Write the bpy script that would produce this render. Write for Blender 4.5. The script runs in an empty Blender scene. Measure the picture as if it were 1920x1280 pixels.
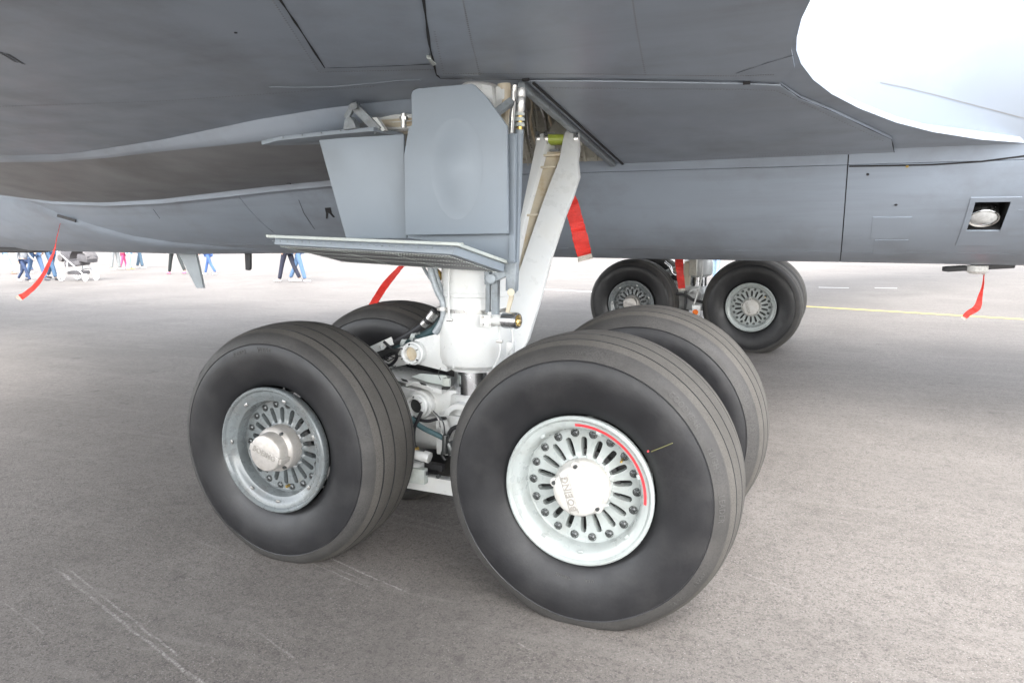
import bpy, bmesh, math, random
from mathutils import Vector, Matrix, noise
from mathutils.geometry import tessellate_polygon, delaunay_2d_cdt
random.seed(7)
PI = math.pi
scene = bpy.context.scene
COL = scene.collection

# ------------------------------------------------------------------ camera
CAM = Vector((1.5561, -3.1821, 1.5534)); YAW, PIT, ROL, F = -0.4059, -0.1563, -0.0076, 1392.0
fw = Vector((math.sin(YAW)*math.cos(PIT), math.cos(YAW)*math.cos(PIT), math.sin(PIT)))
r0 = Vector((math.cos(YAW), -math.sin(YAW), 0)); u0 = r0.cross(fw)
cr = r0*math.cos(ROL) + u0*math.sin(ROL); cu = -r0*math.sin(ROL) + u0*math.cos(ROL)
cd = bpy.data.cameras.new('camera'); co = bpy.data.objects.new('camera', cd); COL.objects.link(co)
co.matrix_world = Matrix(((cr.x, cu.x, -fw.x, CAM.x), (cr.y, cu.y, -fw.y, CAM.y), (cr.z, cu.z, -fw.z, CAM.z), (0, 0, 0, 1)))
cd.sensor_width = 36; cd.lens = F/1920*36; cd.clip_start = 0.05; cd.clip_end = 3000
scene.camera = co

# ------------------------------------------------------------------ world, sun, exposure
SUN_EL, SUN_AZ = math.radians(45), math.radians(158)      # azimuth measured from +Y towards +X
w = bpy.data.worlds.new('World'); scene.world = w; w.use_nodes = True
nt = w.node_tree; nt.nodes.clear()
sky = nt.nodes.new('ShaderNodeTexSky'); sky.sky_type = 'NISHITA'; sky.sun_disc = False
sky.sun_elevation = SUN_EL; sky.sun_rotation = SUN_AZ; sky.air_density = 1.0; sky.dust_density = 2.0; sky.ozone_density = 1.0
hs = nt.nodes.new('ShaderNodeHueSaturation'); hs.inputs['Saturation'].default_value = 0.22
bg = nt.nodes.new('ShaderNodeBackground'); bg.inputs['Strength'].default_value = 0.15
wo = nt.nodes.new('ShaderNodeOutputWorld')
nt.links.new(sky.outputs[0], hs.inputs['Color']); nt.links.new(hs.outputs[0], bg.inputs[0]); nt.links.new(bg.outputs[0], wo.inputs[0])
sl = bpy.data.lights.new('sun', 'SUN'); sl.energy = 0.5; sl.angle = math.radians(50); sl.color = (1, .975, .94)
so = bpy.data.objects.new('sun', sl); COL.objects.link(so)
sd = Vector((math.sin(SUN_AZ)*math.cos(SUN_EL), math.cos(SUN_AZ)*math.cos(SUN_EL), math.sin(SUN_EL)))
so.rotation_euler = sd.to_track_quat('Z', 'Y').to_euler(); so.location = (10, -10, 20)
vs = scene.view_settings; vs.view_transform = 'Standard'; vs.look = 'None'; vs.gamma = 1; vs.use_curve_mapping = False
vs.exposure = 2.88
scene.cycles.max_bounces = 10; scene.cycles.diffuse_bounces = 6

# ------------------------------------------------------------------ sight lines from the surveyed camera to real surfaces
ZA, ZB = 2.2, 0.12                 # wing lower skin: z = ZA - ZB*y
FY, FZ, FR = 3.31, 3.04, 1.80     # fuselage axis and radius
def ray(px, py): return fw + cr*((px-960)/F) + cu*((640-py)/F)
def at_depth(px, py, d): return CAM + ray(px, py)*d
def at_y(px, py, y): d = ray(px, py); return CAM + d*((y-CAM.y)/d.y)
def at_z(px, py, z): d = ray(px, py); return CAM + d*((z-CAM.z)/d.z)
def at_wing(px, py, off=0.0):
    d = ray(px, py); t = (ZA-off-ZB*CAM.y-CAM.z)/(d.z+ZB*d.y); return CAM + d*t
def fz(x): return 3.048-.0062*max(-14, min(6, x))
def at_fus(px, py, off=0.0):
    p = _at_fus(px, py, off, 3.05)
    for _ in range(4): p = _at_fus(px, py, off, fz(p.x))
    return p
def _at_fus(px, py, off, FZ):
    d = ray(px, py); oy, oz = CAM.y-FY, CAM.z-FZ
    a = d.y**2+d.z**2; b = 2*(oy*d.y+oz*d.z); c = oy**2+oz**2-(FR+off)**2
    q = b*b-4*a*c
    t = (-b-math.sqrt(max(q, 0)))/(2*a); return CAM + d*t
def fus_angle(p): return math.atan2(FY-p.y, fz(p.x)-p.z)
def fus_pt(x, th, off=0.0): return Vector((x, FY-(FR+off)*math.sin(th), fz(x)-(FR+off)*math.cos(th)))

# ------------------------------------------------------------------ materials
def mat(name, base, rough=.5, metal=0, var=.15, vscale=3, fine=0, fscale=60, dirt=None, dirt_amt=0, dirt_scale=2, bump=0, bscale=80, streak=None, coat=0, spec=.5):
    m = bpy.data.materials.new(name); m.use_nodes = True; t = m.node_tree; N = t.nodes; L = t.links
    b = N['Principled BSDF']; b.inputs['Roughness'].default_value = rough; b.inputs['Metallic'].default_value = metal
    b.inputs['Specular IOR Level'].default_value = spec
    if coat: b.inputs['Coat Weight'].default_value = coat; b.inputs['Coat Roughness'].default_value = .15
    tc = N.new('ShaderNodeTexCoord')
    def nz(scale, detail=4, vec=None, rough_=.55):
        n = N.new('ShaderNodeTexNoise'); n.inputs['Scale'].default_value = scale; n.inputs['Detail'].default_value = detail; n.inputs['Roughness'].default_value = rough_
        L.new(vec or tc.outputs['Object'], n.inputs['Vector']); return n.outputs['Fac']
    def mix(a, bb, f):
        x = N.new('ShaderNodeMix'); x.data_type = 'RGBA'
        for v, k in ((a, 6), (bb, 7)):
            if isinstance(v, tuple): x.inputs[k].default_value = (*v, 1)
            else: L.new(v, x.inputs[k])
        if isinstance(f, float): x.inputs[0].default_value = f
        else: L.new(f, x.inputs[0])
        return x.outputs[2]
    def ramp(v, lo, hi, a=0, c=1):
        x = N.new('ShaderNodeMapRange'); L.new(v, x.inputs[0]); x.inputs[1].default_value = lo; x.inputs[2].default_value = hi; x.inputs[3].default_value = a; x.inputs[4].default_value = c; return x.outputs[0]
    lo = tuple(c*(1-var) for c in base); hi = tuple(min(1, c*(1+var)) for c in base)
    c = mix(lo, hi, ramp(nz(vscale), .3, .7))
    if fine: c = mix(c, tuple(x*(1-fine) for x in base), ramp(nz(fscale, 2), .45, .62))
    if dirt: c = mix(c, dirt, ramp(nz(dirt_scale, 7, None, .65), .48, .72, 0, dirt_amt))
    if streak:
        mp = N.new('ShaderNodeMapping'); L.new(tc.outputs['Object'], mp.inputs[0]); mp.inputs['Scale'].default_value = streak[1]
        c = mix(c, streak[0], ramp(nz(1, 6, mp.outputs[0], .6), .5, .75, 0, streak[2]))
    L.new(c, b.inputs['Base Color'])
    rr = ramp(nz(vscale*3), .3, .7, max(.03, rough-.07), min(1, rough+.1)); L.new(rr, b.inputs['Roughness'])
    if bump:
        bp = N.new('ShaderNodeBump'); bp.inputs['Strength'].default_value = bump; bp.inputs['Distance'].default_value = .004
        L.new(nz(bscale, 3), bp.inputs['Height']); L.new(bp.outputs[0], b.inputs['Normal'])
    return m
SK = ((.11, .105, .10), (.6, 5, 9), .22)
M = dict(
 skin=mat('grey aircraft paint', (.282, .325, .383), .38, 0, .07, 1.1, .0, 40, (.13, .125, .12), .38, 1.6, .05, 14, SK),
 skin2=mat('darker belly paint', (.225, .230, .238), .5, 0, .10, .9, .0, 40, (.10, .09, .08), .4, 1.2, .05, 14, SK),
 gap=mat('dark joint', (.02, .02, .022), .8),
 upper=mat('upper fuselage grey', (.25, .28, .32), .4, 0, .05, 1.1, 0, 40, (.4, .42, .44), .2, 1.6),  # separate grey for the upper panels, base slightly darker than skin
 door=mat('gear door paint', (.235, .272, .31), .42, 0, .03, 2, 0, 40, (.2, .2, .19), .18, 3, .03, 20),
 lip=mat('worn light primer', (.46, .50, .48), .5, 0, .1, 6, .1, 30, (.35, .30, .16), .3, 6),
 bracket=mat('grey bracket paint', (.25, .28, .30), .4, 0, .12, 9, .1, 60, (.08, .07, .06), .6, 8, .05, 60),
 white=mat('white gear paint', (.63, .64, .63), .3, 0, .05, 5, 0, 40, (.45, .40, .30), .22, 5, .04, 50, coat=.3),
 cream=mat('stained cream paint', (.52, .46, .35), .45, 0, .12, 9, 0, 40, (.32, .21, .09), .75, 9, .05, 40),
 khaki=mat('bay interior paint', (.46, .45, .39), .6, 0, .12, 5, .12, 40, (.15, .13, .1), .6, 4),
 tread=mat('dusty tread rubber', (.085, .079, .071), .78, 0, .12, 5, .25, 200, (.115, .107, .096), .5, 4, .2, 180, spec=.3),
 side=mat('black sidewall rubber', (.015, .015, .0165), .40, 0, .2, 4, .1, 100, (.06, .058, .056), .28, 5, .1, 120, spec=.4),
 tside=mat('raised sidewall lettering', (.06, .058, .055), .7, 0, .2, 40),
 sidet=mat('dusty shoulder rubber', (.047, .045, .043), .6, 0, .2, 6, .2, 150, (.075, .07, .065), .5, 5, .15, 150, spec=.35),
 capt=mat('grimy cast lettering', (.30, .285, .26), .5, .2, .1, 40),
 rim=mat('pale green grey wheel paint', (.325, .352, .343), .3, 0, .06, 9, .0, 60, (.2, .19, .16), .35, 11, .04, 60, coat=.35),
 rimd=mat('darker grey wheel paint', (.145, .162, .166), .28, 0, .1, 9, .0, 60, (.09, .08, .07), .6, 9, .04, 60, coat=.4),
 cap=mat('cast hub cap metal', (.46, .435, .41), .42, .35, .08, 20, .1, 60, (.4, .36, .3), .5, 12, .06, 90),
 capw=mat('white hub cap paint', (.50, .49, .465), .45, 0, .06, 20, 0, 60, (.40, .35, .28), .5, 12, .06, 90),
 bolt=mat('dark steel bolt', (.10, .105, .105), .35, .7, .2, 90),
 chrome=mat('polished chrome', (.75, .76, .78), .2, 1, .02, 5),
 steel=mat('bare steel', (.5, .5, .49), .3, .9, .1, 20, 0, 60, (.25, .2, .12), .4, 20),
 brass=mat('brass fitting', (.55, .38, .12), .3, .9, .15, 30),
 green=mat('green bushing', (.33, .40, .06), .4, 0, .1, 10, 0, 60, (.15, .16, .02), .6, 14),
 black=mat('black rubber hose', (.018, .018, .02), .45, 0, .2, 30),
 teal=mat('teal sleeved hose', (.05, .095, .105), .5, 0, .2, 30),
 hose=mat('grey braided conduit', (.33, .36, .38), .4, .2, .15, 60, .2, 200),
 brake=mat('dark brake stack', (.03, .03, .03), .6, .2, .3, 30),
 red=mat('red ribbon fabric', (.62, .028, .018), .65, 0, .15, 14, .1, 90, (.32, .03, .02), .5, 9, .3, 300),
 redp=mat('red paint stripe', (.55, .04, .05), .5, 0, .1, 30),
 webb=mat('frayed webbing', (.5, .46, .40), .8, 0, .2, 60, .3, 200, (.2, .16, .12), .6, 30),
 yel=mat('yellow apron paint', (.70, .58, .12), .7, 0, .1, 8, .2, 60, (.4, .36, .2), .4, 9),
 wht=mat('white apron paint', (.75, .75, .73), .7, 0, .1, 8, .2, 60, (.4, .4, .38), .4, 9),
 chalk=mat('yellow chalk', (.12, .115, .05), .8),
 glass=mat('lamp glass', (.7, .72, .72), .1, .6, .2, 30),
 refl=mat('lamp reflector', (.8, .8, .78), .18, 1, .1, 20),
 ant=mat('antenna paint', (.30, .33, .35), .45, 0, .08, 8),
 antd=mat('dark antenna paint', (.03, .03, .033), .5),
)
def person_mat(n, c, r=.8): return mat(n, c, r, 0, .15, 14, .15, 90)

# ------------------------------------------------------------------ object helpers
WM = {}
def _link(o, parent, local):
    COL.objects.link(o)
    wmx = Matrix.LocRotScale(o.location, o.rotation_euler, o.scale)
    if parent is not None:
        o.parent = parent
        if local: wmx = WM[parent.name] @ wmx
        else: o.matrix_parent_inverse = WM[parent.name].inverted()
    WM[o.name] = wmx
def tag(o, label=None, cat=None, group=None, kind=None):
    if label: o['label'] = label
    if cat: o['category'] = cat
    if group: o['group'] = group
    if kind: o['kind'] = kind
    return o
def empty(name, loc=(0, 0, 0), rot=(0, 0, 0), parent=None, local=False):
    o = bpy.data.objects.new(name, None); o.empty_display_size = .1; o.location = loc; o.rotation_euler = rot; _link(o, parent, local); return o
def mobj(name, me, m, parent=None, loc=(0, 0, 0), rot=(0, 0, 0), local=False):
    if m is not None and len(me.materials) == 0:
        for x in (m if isinstance(m, (list, tuple)) else [m]): me.materials.append(x)
    o = bpy.data.objects.new(name, me); o.location = loc; o.rotation_euler = rot; _link(o, parent, local); return o
def fin(bm, name, smooth=40, bevel=0):
    bmesh.ops.recalc_face_normals(bm, faces=bm.faces) if smooth != 'keep' else None
    if bevel:
        es = [e for e in bm.edges if len(e.link_faces) == 2 and e.calc_face_angle(0) > .6]
        bmesh.ops.bevel(bm, geom=es, offset=bevel, segments=2, affect='EDGES', profile=.6, clamp_overlap=True)
    me = bpy.data.meshes.new(name); bm.to_mesh(me); bm.free()
    if smooth:
        me.polygons.foreach_set('use_smooth', [True]*len(me.polygons))
        try: me.set_sharp_from_angle(angle=math.radians(smooth if smooth != 'keep' else 40))
        except Exception: pass
    return me
def B(): return bmesh.new()
def O(name, bm, m, parent=None, bevel=0, smooth=35, local=False, loc=(0, 0, 0), rot=(0, 0, 0)):
    return mobj(name, fin(bm, name, smooth, bevel), m, parent, loc, rot, local)
def frame_from(axis):
    a = Vector(axis).normalized(); h = Vector((0, 0, 1)) if abs(a.z) < .9 else Vector((1, 0, 0))
    x = h.cross(a).normalized(); return a, x, a.cross(x)
def add_cyl(bm, p0, p1, r0_, r1_=None, n=24, caps=True):
    p0, p1 = Vector(p0), Vector(p1); r1_ = r0_ if r1_ is None else r1_
    a, x, y = frame_from(p1-p0); R1, R2 = [], []
    for i in range(n):
        c, s = math.cos(2*PI*i/n), math.sin(2*PI*i/n)
        R1.append(bm.verts.new(p0+(x*c+y*s)*r0_)); R2.append(bm.verts.new(p1+(x*c+y*s)*r1_))
    for i in range(n): bm.faces.new((R1[i], R1[(i+1) % n], R2[(i+1) % n], R2[i]))
    if caps: bm.faces.new(R1[::-1]); bm.faces.new(R2)
def add_lathe(bm, prof, p0=(0, 0, 0), axis=(0, 1, 0), n=48, a0=0, a1=2*PI, mats=None, close=False):
    p0 = Vector(p0); a, x, y = frame_from(axis)
    full = abs(a1-a0-2*PI) < 1e-6; k = n if full else n+1; rows = []
    for r, h in prof:
        if r < 1e-6: v = bm.verts.new(p0+a*h); rows.append([v]*k); continue
        rows.append([bm.verts.new(p0+a*h+(x*math.cos(a0+(a1-a0)*i/n)+y*math.sin(a0+(a1-a0)*i/n))*r) for i in range(k)])
    for j in range(len(prof)-1):
        for i in range(n):
            q = [rows[j][i], rows[j][(i+1) % k], rows[j+1][(i+1) % k], rows[j+1][i]]
            q2 = []
            for v in q:
                if v not in q2: q2.append(v)
            if len(q2) > 2:
                f = bm.faces.new(q2)
                if mats: f.material_index = mats[j]
def add_box(bm, c, s, rot=None):
    mtx = Matrix.Translation(Vector(c)) @ (rot.to_4x4() if rot else Matrix()) @ Matrix.Diagonal((s[0], s[1], s[2], 1))
    bmesh.ops.create_cube(bm, size=1, matrix=mtx)
def add_bar(bm, p0, p1, w_, h_, up=(0, 0, 1)):
    p0, p1 = Vector(p0), Vector(p1); a = (p1-p0).normalized(); x = a.cross(Vector(up))
    x = x.normalized() if x.length > 1e-3 else Vector((1, 0, 0)); y = x.cross(a)
    rot = Matrix((x, a, y)).transposed(); add_box(bm, (p0+p1)/2, (w_, (p1-p0).length, h_), rot)
def add_prism(bm, pts, thick):
    th = Vector(thick); pts = [Vector(p) for p in pts]
    A = [bm.verts.new(p) for p in pts]; C = [bm.verts.new(p+th) for p in pts]; n = len(pts)
    for tri in tessellate_polygon([pts]):
        bm.faces.new([A[i] for i in tri]); bm.faces.new([C[i] for i in tri][::-1])
    for i in range(n): bm.faces.new((A[i], A[(i+1) % n], C[(i+1) % n], C[i]))
def smooth_path(pts, k=6):
    pts = [Vector(p) for p in pts]
    if len(pts) < 3: return pts
    P = [pts[0]*2-pts[1]]+pts+[pts[-1]*2-pts[-2]]; out = []
    for i in range(1, len(P)-2):
        for j in range(k):
            t = j/k; a, b, c, d = P[i-1:i+3]
            out.append(.5*((2*b)+(c-a)*t+(2*a-5*b+4*c-d)*t*t+(3*b-3*c+d-a)*t**3))
    out.append(pts[-1]); return out
def add_tube(bm, pts, r, n=10, k=6, sm=True):
    P = smooth_path(pts, k) if sm else [Vector(p) for p in pts]
    rings = []; a, x, y = frame_from(P[1]-P[0])
    for i, p in enumerate(P):
        d = (P[min(i+1, len(P)-1)]-P[max(i-1, 0)]).normalized()
        x = (x-d*x.dot(d)).normalized(); y = d.cross(x)
        rr = r(i/(len(P)-1)) if callable(r) else r
        rings.append([bm.verts.new(p+(x*math.cos(2*PI*j/n)+y*math.sin(2*PI*j/n))*rr) for j in range(n)])
    for i in range(len(rings)-1):
        for j in range(n): bm.faces.new((rings[i][j], rings[i][(j+1) % n], rings[i+1][(j+1) % n], rings[i+1][j]))
    bm.faces.new(rings[0][::-1]); bm.faces.new(rings[-1])
def loft(rows, m_=None, bm=None):
    bm = bm or B(); V = [[bm.verts.new(p) for p in r] for r in rows]
    for i in range(len(V)-1):
        for j in range(len(V[0])-1): bm.faces.new((V[i][j], V[i][j+1], V[i+1][j+1], V[i+1][j]))
    return bm
def text_mesh(s, size, depth, space=1.0, bold=0):
    cu_ = bpy.data.curves.new('txt', 'FONT'); cu_.body = s; cu_.size = size; cu_.extrude = depth; cu_.align_x = 'CENTER'; cu_.align_y = 'CENTER'
    cu_.space_character = space; cu_.offset = bold; cu_.resolution_u = 3
    o = bpy.data.objects.new('txt', cu_); me = bpy.data.meshes.new_from_object(o); bpy.data.objects.remove(o); return me
def interp(tab, x):
    if x <= tab[0][0]: a, b = tab[0], tab[1]
    elif x >= tab[-1][0]: a, b = tab[-2], tab[-1]
    else:
        for a, b in zip(tab, tab[1:]):
            if a[0] <= x <= b[0]: break
    return a[1]+(b[1]-a[1])*(x-a[0])/(b[0]-a[0])

# ------------------------------------------------------------------ ground
GZ = .018
def ground_material():
    m = bpy.data.materials.new('worn asphalt'); m.use_nodes = True; t = m.node_tree; N = t.nodes; L = t.links
    b = N['Principled BSDF']; b.inputs['Roughness'].default_value = .82; b.inputs['Specular IOR Level'].default_value = .35
    tc = N.new('ShaderNodeTexCoord'); P = tc.outputs['Object']
    def nz(s, d=4, r=.6, vec=None):
        n = N.new('ShaderNodeTexNoise'); n.inputs['Scale'].default_value = s; n.inputs['Detail'].default_value = d; n.inputs['Roughness'].default_value = r; L.new(vec or P, n.inputs[0]); return n.outputs[0]
    def mr(v, lo, hi, a=0., c=1.):
        x = N.new('ShaderNodeMapRange'); L.new(v, x.inputs[0])
        for i, q in zip((1, 2, 3, 4), (lo, hi, a, c)): x.inputs[i].default_value = q
        return x.outputs[0]
    def mth(op, a, c=None):
        x = N.new('ShaderNodeMath'); x.operation = op
        for i, q in enumerate((a, c)):
            if q is None: continue
            if isinstance(q, (int, float)): x.inputs[i].default_value = q
            else: L.new(q, x.inputs[i])
        return x.outputs[0]
    def mix(a, c, f):
        x = N.new('ShaderNodeMix'); x.data_type = 'RGBA'
        for v, k in ((a, 6), (c, 7)):
            if isinstance(v, tuple): x.inputs[k].default_value = (*v, 1)
            else: L.new(v, x.inputs[k])
        L.new(f, x.inputs[0]) if not isinstance(f, float) else setattr(x.inputs[0], 'default_value', f)
        return x.outputs[2]
    c = mix((.150, .134, .121), (.204, .184, .168), mr(nz(.9, 5), .35, .65))
    c = mix(c, (.10, .09, .083), mr(nz(5, 6, .7), .55, .75, 0, .45))
    c = mix(c, (.075, .068, .063), mr(nz(75, 3), .52, .66, 0, .75))
    c = mix(c, (.085, .078, .072), mr(nz(150, 2), .52, .66, 0, .7))
    c = mix(c, (.38, .36, .335), mr(nz(120, 2), .62, .72, 0, .7))
    c = mix(c, (.36, .34, .32), mr(nz(200, 2), .62, .72, 0, .7))
    c = mix(c, (.10, .090, .082), mr(nz(.45, 4), .50, .68, 0, .6))
    mp = N.new('ShaderNodeMapping'); L.new(P, mp.inputs[0]); mp.inputs['Scale'].default_value = (.35, 3.2, 1)
    c = mix(c, (.23, .212, .195), mr(nz(1.6, 7, .7, mp.outputs[0]), .52, .72, 0, .5))
    c = mix(c, (.055, .050, .046), mr(nz(2.6, 5, .62), .655, .70, 0, .45))
    c = mix(c, (.085, .076, .070), mr(nz(24, 5, .75), .50, .68, 0, .55))
    c = mix(c, (.26, .24, .22), mr(nz(11, 6, .8), .56, .74, 0, .5))
    vo = N.new('ShaderNodeTexVoronoi'); vo.inputs['Scale'].default_value = 45; L.new(P, vo.inputs[0])
    c = mix(c, (.08, .07, .065), mth('MULTIPLY', mr(vo.outputs['Distance'], .0, .22, 1, 0), mr(nz(14, 3), .58, .68)))
    c = mix(c, (.30, .26, .22), mr(nz(26, 5, .7), .66, .74, 0, .45))
    # scrape marks: segments in ground metres
    segs = []
    for (x0, y0, x1, y1, w_, a) in ((100, 1070, 390, 1300, .010, 1), (125, 1072, 340, 1240, .007, .8), (0, 1130, 90, 1200, .006, .5), (530, 1040, 700, 1110, .005, .7), (590, 1040, 765, 1118, .007, .9),
                            (560, 1045, 690, 1096, .005, .6), (340, 1005, 440, 1050, .005, .4), (690, 955, 850, 1000, .02, .35), (700, 975, 860, 1010, .02, .25), (480, 1190, 560, 1250, .006, .5), (960, 1205, 1020, 1240, .006, .5),
                            (1140, 1140, 1230, 1165, .008, .5), (1380, 1075, 1500, 1120, .01, .35), (1500, 1140, 1640, 1185, .008, .3)):
        p, q = at_z(x0, y0, 0), at_z(x1, y1, 0); segs.append((p.x, p.y, q.x, q.y, w_, a))
    sep = N.new('ShaderNodeSeparateXYZ'); wob = N.new('ShaderNodeVectorMath'); wob.operation = 'ADD'
    nn = N.new('ShaderNodeTexNoise'); nn.inputs['Scale'].default_value = 6; L.new(P, nn.inputs[0])
    sc_ = N.new('ShaderNodeVectorMath'); sc_.operation = 'SCALE'; L.new(nn.outputs['Color'], sc_.inputs[0]); sc_.inputs['Scale'].default_value = .03
    L.new(P, wob.inputs[0]); L.new(sc_.outputs[0], wob.inputs[1]); L.new(wob.outputs[0], sep.inputs[0])
    tot = None; brk = mth('MULTIPLY', mr(nz(95, 4, .85), .44, .58), mr(nz(9, 3, .7), .35, .6, .25, 1))
    for (x0, y0, x1, y1, w_, a) in segs:
        x0 += .015; x1 += .015; y0 += .015; y1 += .015
        ln = math.hypot(x1-x0, y1-y0); ux, uy = (x1-x0)/ln, (y1-y0)/ln
        dx = mth('SUBTRACT', sep.outputs[0], x0); dy = mth('SUBTRACT', sep.outputs[1], y0)
        al = mth('ADD', mth('MULTIPLY', dx, ux), mth('MULTIPLY', dy, uy)); ac = mth('ABSOLUTE', mth('SUBTRACT', mth('MULTIPLY', dx, uy), mth('MULTIPLY', dy, ux)))
        k = mth('MULTIPLY', mr(ac, w_*.3, w_, a, 0), mth('MULTIPLY', mr(al, 0, .05), mr(al, ln-.05, ln, 1, 0)))
        tot = k if tot is None else mth('MAXIMUM', tot, k)
    c = mix(c, (.42, .40, .375), mth('MULTIPLY', tot, brk))
    L.new(c, b.inputs['Base Color'])
    bp = N.new('ShaderNodeBump'); bp.inputs['Strength'].default_value = .55; bp.inputs['Distance'].default_value = .006
    h = mth('ADD', mth('MULTIPLY', nz(90, 4, .7), .9), mth('MULTIPLY', nz(18, 3), .7)); L.new(h, bp.inputs['Height']); L.new(bp.outputs[0], b.inputs['Normal'])
    return m
bm = B(); S = 900
xs = [-S, -60, -20, -8, 0, 8, 20, 60, S]
loft([[Vector((x, y, GZ)) for x in xs] for y in xs], bm=bm)
tag(O('ground', bm, ground_material()), kind='structure')
def strip(name, pa, pb, wd, m, z=.004, label=None):
    a, b_ = at_z(*pa, GZ), at_z(*pb, GZ); d = (b_-a).normalized(); n = Vector((-d.y, d.x, 0))*wd/2; bm = B()
    k = 12; rows = []
    for i in range(k+1):
        p = a.lerp(b_, i/k); rows.append([p+n*(1+.06*math.sin(i*2.3))+Vector((0, 0, z)), p-n*(1+.05*math.cos(i*1.7))+Vector((0, 0, z))])
    loft(rows, bm=bm); return tag(O(name, bm, m), label, kind='structure')
strip('yellow_line', (1450, 571), (2060, 607), .12, M['yel'])
strip('white_line', (1000, 541.5), (1180, 551), .14, M['wht'])
strip('white_line', (1535, 539), (1592, 540), .10, M['wht'])
strip('white_line', (1640, 540), (1682, 540.5), .12, M['wht'])

# ================================================================== AIRPLANE
AP = tag(empty('airplane', (0, FY, 0)), 'grey military jet seen from under its wing, standing on two four-wheel main landing gears', 'airplane')

# ---- fuselage: dark inner tube with skin panels standing proud of it
def cyl_patch(bm, x0, x1, t0, t1, off, holes=(), dx=.35, dt=math.radians(4), thick=.008, taper=None):
    X = [x0+(x1-x0)*i/max(1, round((x1-x0)/dx)) for i in range(max(1, round((x1-x0)/dx))+1)]
    T = [t0+(t1-t0)*i/max(1, round((t1-t0)/dt)) for i in range(max(1, round((t1-t0)/dt))+1)]
    for (a, b_, c, d) in holes:
        X += [v for v in (a, b_) if x0 < v < x1]; T += [v for v in (c, d) if t0 < v < t1]
    X = sorted(set(X)); T = sorted(set(T))
    V = {}
    def vv(i, j, o):
        if (i, j, o) not in V:
            p = fus_pt(X[i], T[j], o)
            if taper: p = taper(p)
            V[(i, j, o)] = bm.verts.new(p)
        return V[(i, j, o)]
    cells = set()
    for i in range(len(X)-1):
        for j in range(len(T)-1):
            xm, tm = (X[i]+X[i+1])/2, (T[j]+T[j+1])/2
            if any(a < xm < b_ and c < tm < d for a, b_, c, d in holes): continue
            cells.add((i, j))
    o0, o1 = off, off-thick
    for (i, j) in cells:
        bm.faces.new((vv(i, j, o0), vv(i+1, j, o0), vv(i+1, j+1, o0), vv(i, j+1, o0)))
        for (di, dj, p, q) in ((-1, 0, (0, 0), (0, 1)), (1, 0, (1, 1), (1, 0)), (0, -1, (1, 0), (0, 0)), (0, 1, (0, 1), (1, 1))):
            if (i+di, j+dj) not in cells:
                bm.faces.new((vv(i+p[0], j+p[1], o0), vv(i+q[0], j+q[1], o0), vv(i+q[0], j+q[1], o1), vv(i+p[0], j+p[1], o1)))
def taper(p):
    x = p.x
    if x > 9: s = max(.05, 1-((x-9)/12)**1.6); return Vector((x, FY+(p.y-FY)*s, FZ+1.2*(1-s)+(p.z-FZ)*s))
    if x < -15: s = max(.05, math.sqrt(max(0, 1-((-15-x)/4.5)**2))); return Vector((x, FY+(p.y-FY)*s, FZ-.2*(1-s)+(p.z-FZ)*s))
    return p
lw = [at_fus(1828, 379), at_fus(1893, 377), at_fus(1878, 431), at_fus(1812, 434)]
wx0 = (lw[0].x+lw[3].x)/2; wx1 = (lw[1].x+lw[2].x)/2
wt1 = (fus_angle(lw[0])+fus_angle(lw[1]))/2; wt0 = (fus_angle(lw[2])+fus_angle(lw[3]))/2
win = (wx0, wx1, wt0, wt1)
bm = B(); cyl_patch(bm, -19.5, 20, -PI, PI, -.006, [win], dx=.6, taper=taper, thick=.02)
O('fuselage_frame', bm, M['gap'], AP)
sx = at_fus(1583, 400).x                        # the long vertical seam
th_low = fus_angle(at_fus(1300, 468)); th_up = fus_angle(at_fus(1750, 305))
XC = [-19.5, -15, -12.6, -9.4, at_fus(60, 400).x, -3.3, sx, 6.2, 9.5, 13, 17, 20]
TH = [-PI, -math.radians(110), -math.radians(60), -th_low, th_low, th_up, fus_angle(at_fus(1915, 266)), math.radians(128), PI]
g = .0035
for i in range(len(XC)-1):
    for j in range(len(TH)-1):
        if j == 6 and i == 6: continue
        bm = B(); x_end = XC[i+2] if j == 6 and i == 5 else XC[i+1]
        cyl_patch(bm, XC[i]+g, x_end-g, TH[j]+g/FR, TH[j+1]-g/FR, 0, [win] if XC[i] < wx0 < XC[i+1] else [], taper=taper, dt=math.radians(3))
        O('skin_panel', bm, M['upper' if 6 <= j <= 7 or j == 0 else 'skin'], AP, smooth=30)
# small access panels and the lamp frame, each a plate proud of the skin
def plate(name, corners, off, m, holes=(), lab=None):
    P = [at_fus(*c) for c in corners]; xa = min(p.x for p in P); xb = max(p.x for p in P)
    ta = min(fus_angle(p) for p in P); tb = max(fus_angle(p) for p in P)
    bm = B(); cyl_patch(bm, xa, xb, ta, tb, off, holes, thick=.004, dx=.1)
    return O(name, bm, m, AP, smooth=30)
plate('access_panel', [(1637, 410), (1710, 407), (1700, 445), (1637, 447)], .002, M['skin'])
plate('access_panel', [(1900, 395), (1990, 392), (1980, 436), (1895, 440)], .002, M['skin'])
plate('access_panel', [(1640, 452), (1700, 450), (1696, 474), (1638, 476)], .002, M['skin'])
lf = plate('landing_light_frame', [(1820, 371), (1903, 369), (1880, 456), (1800, 459)], .004, M['skin'], [win])
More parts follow.
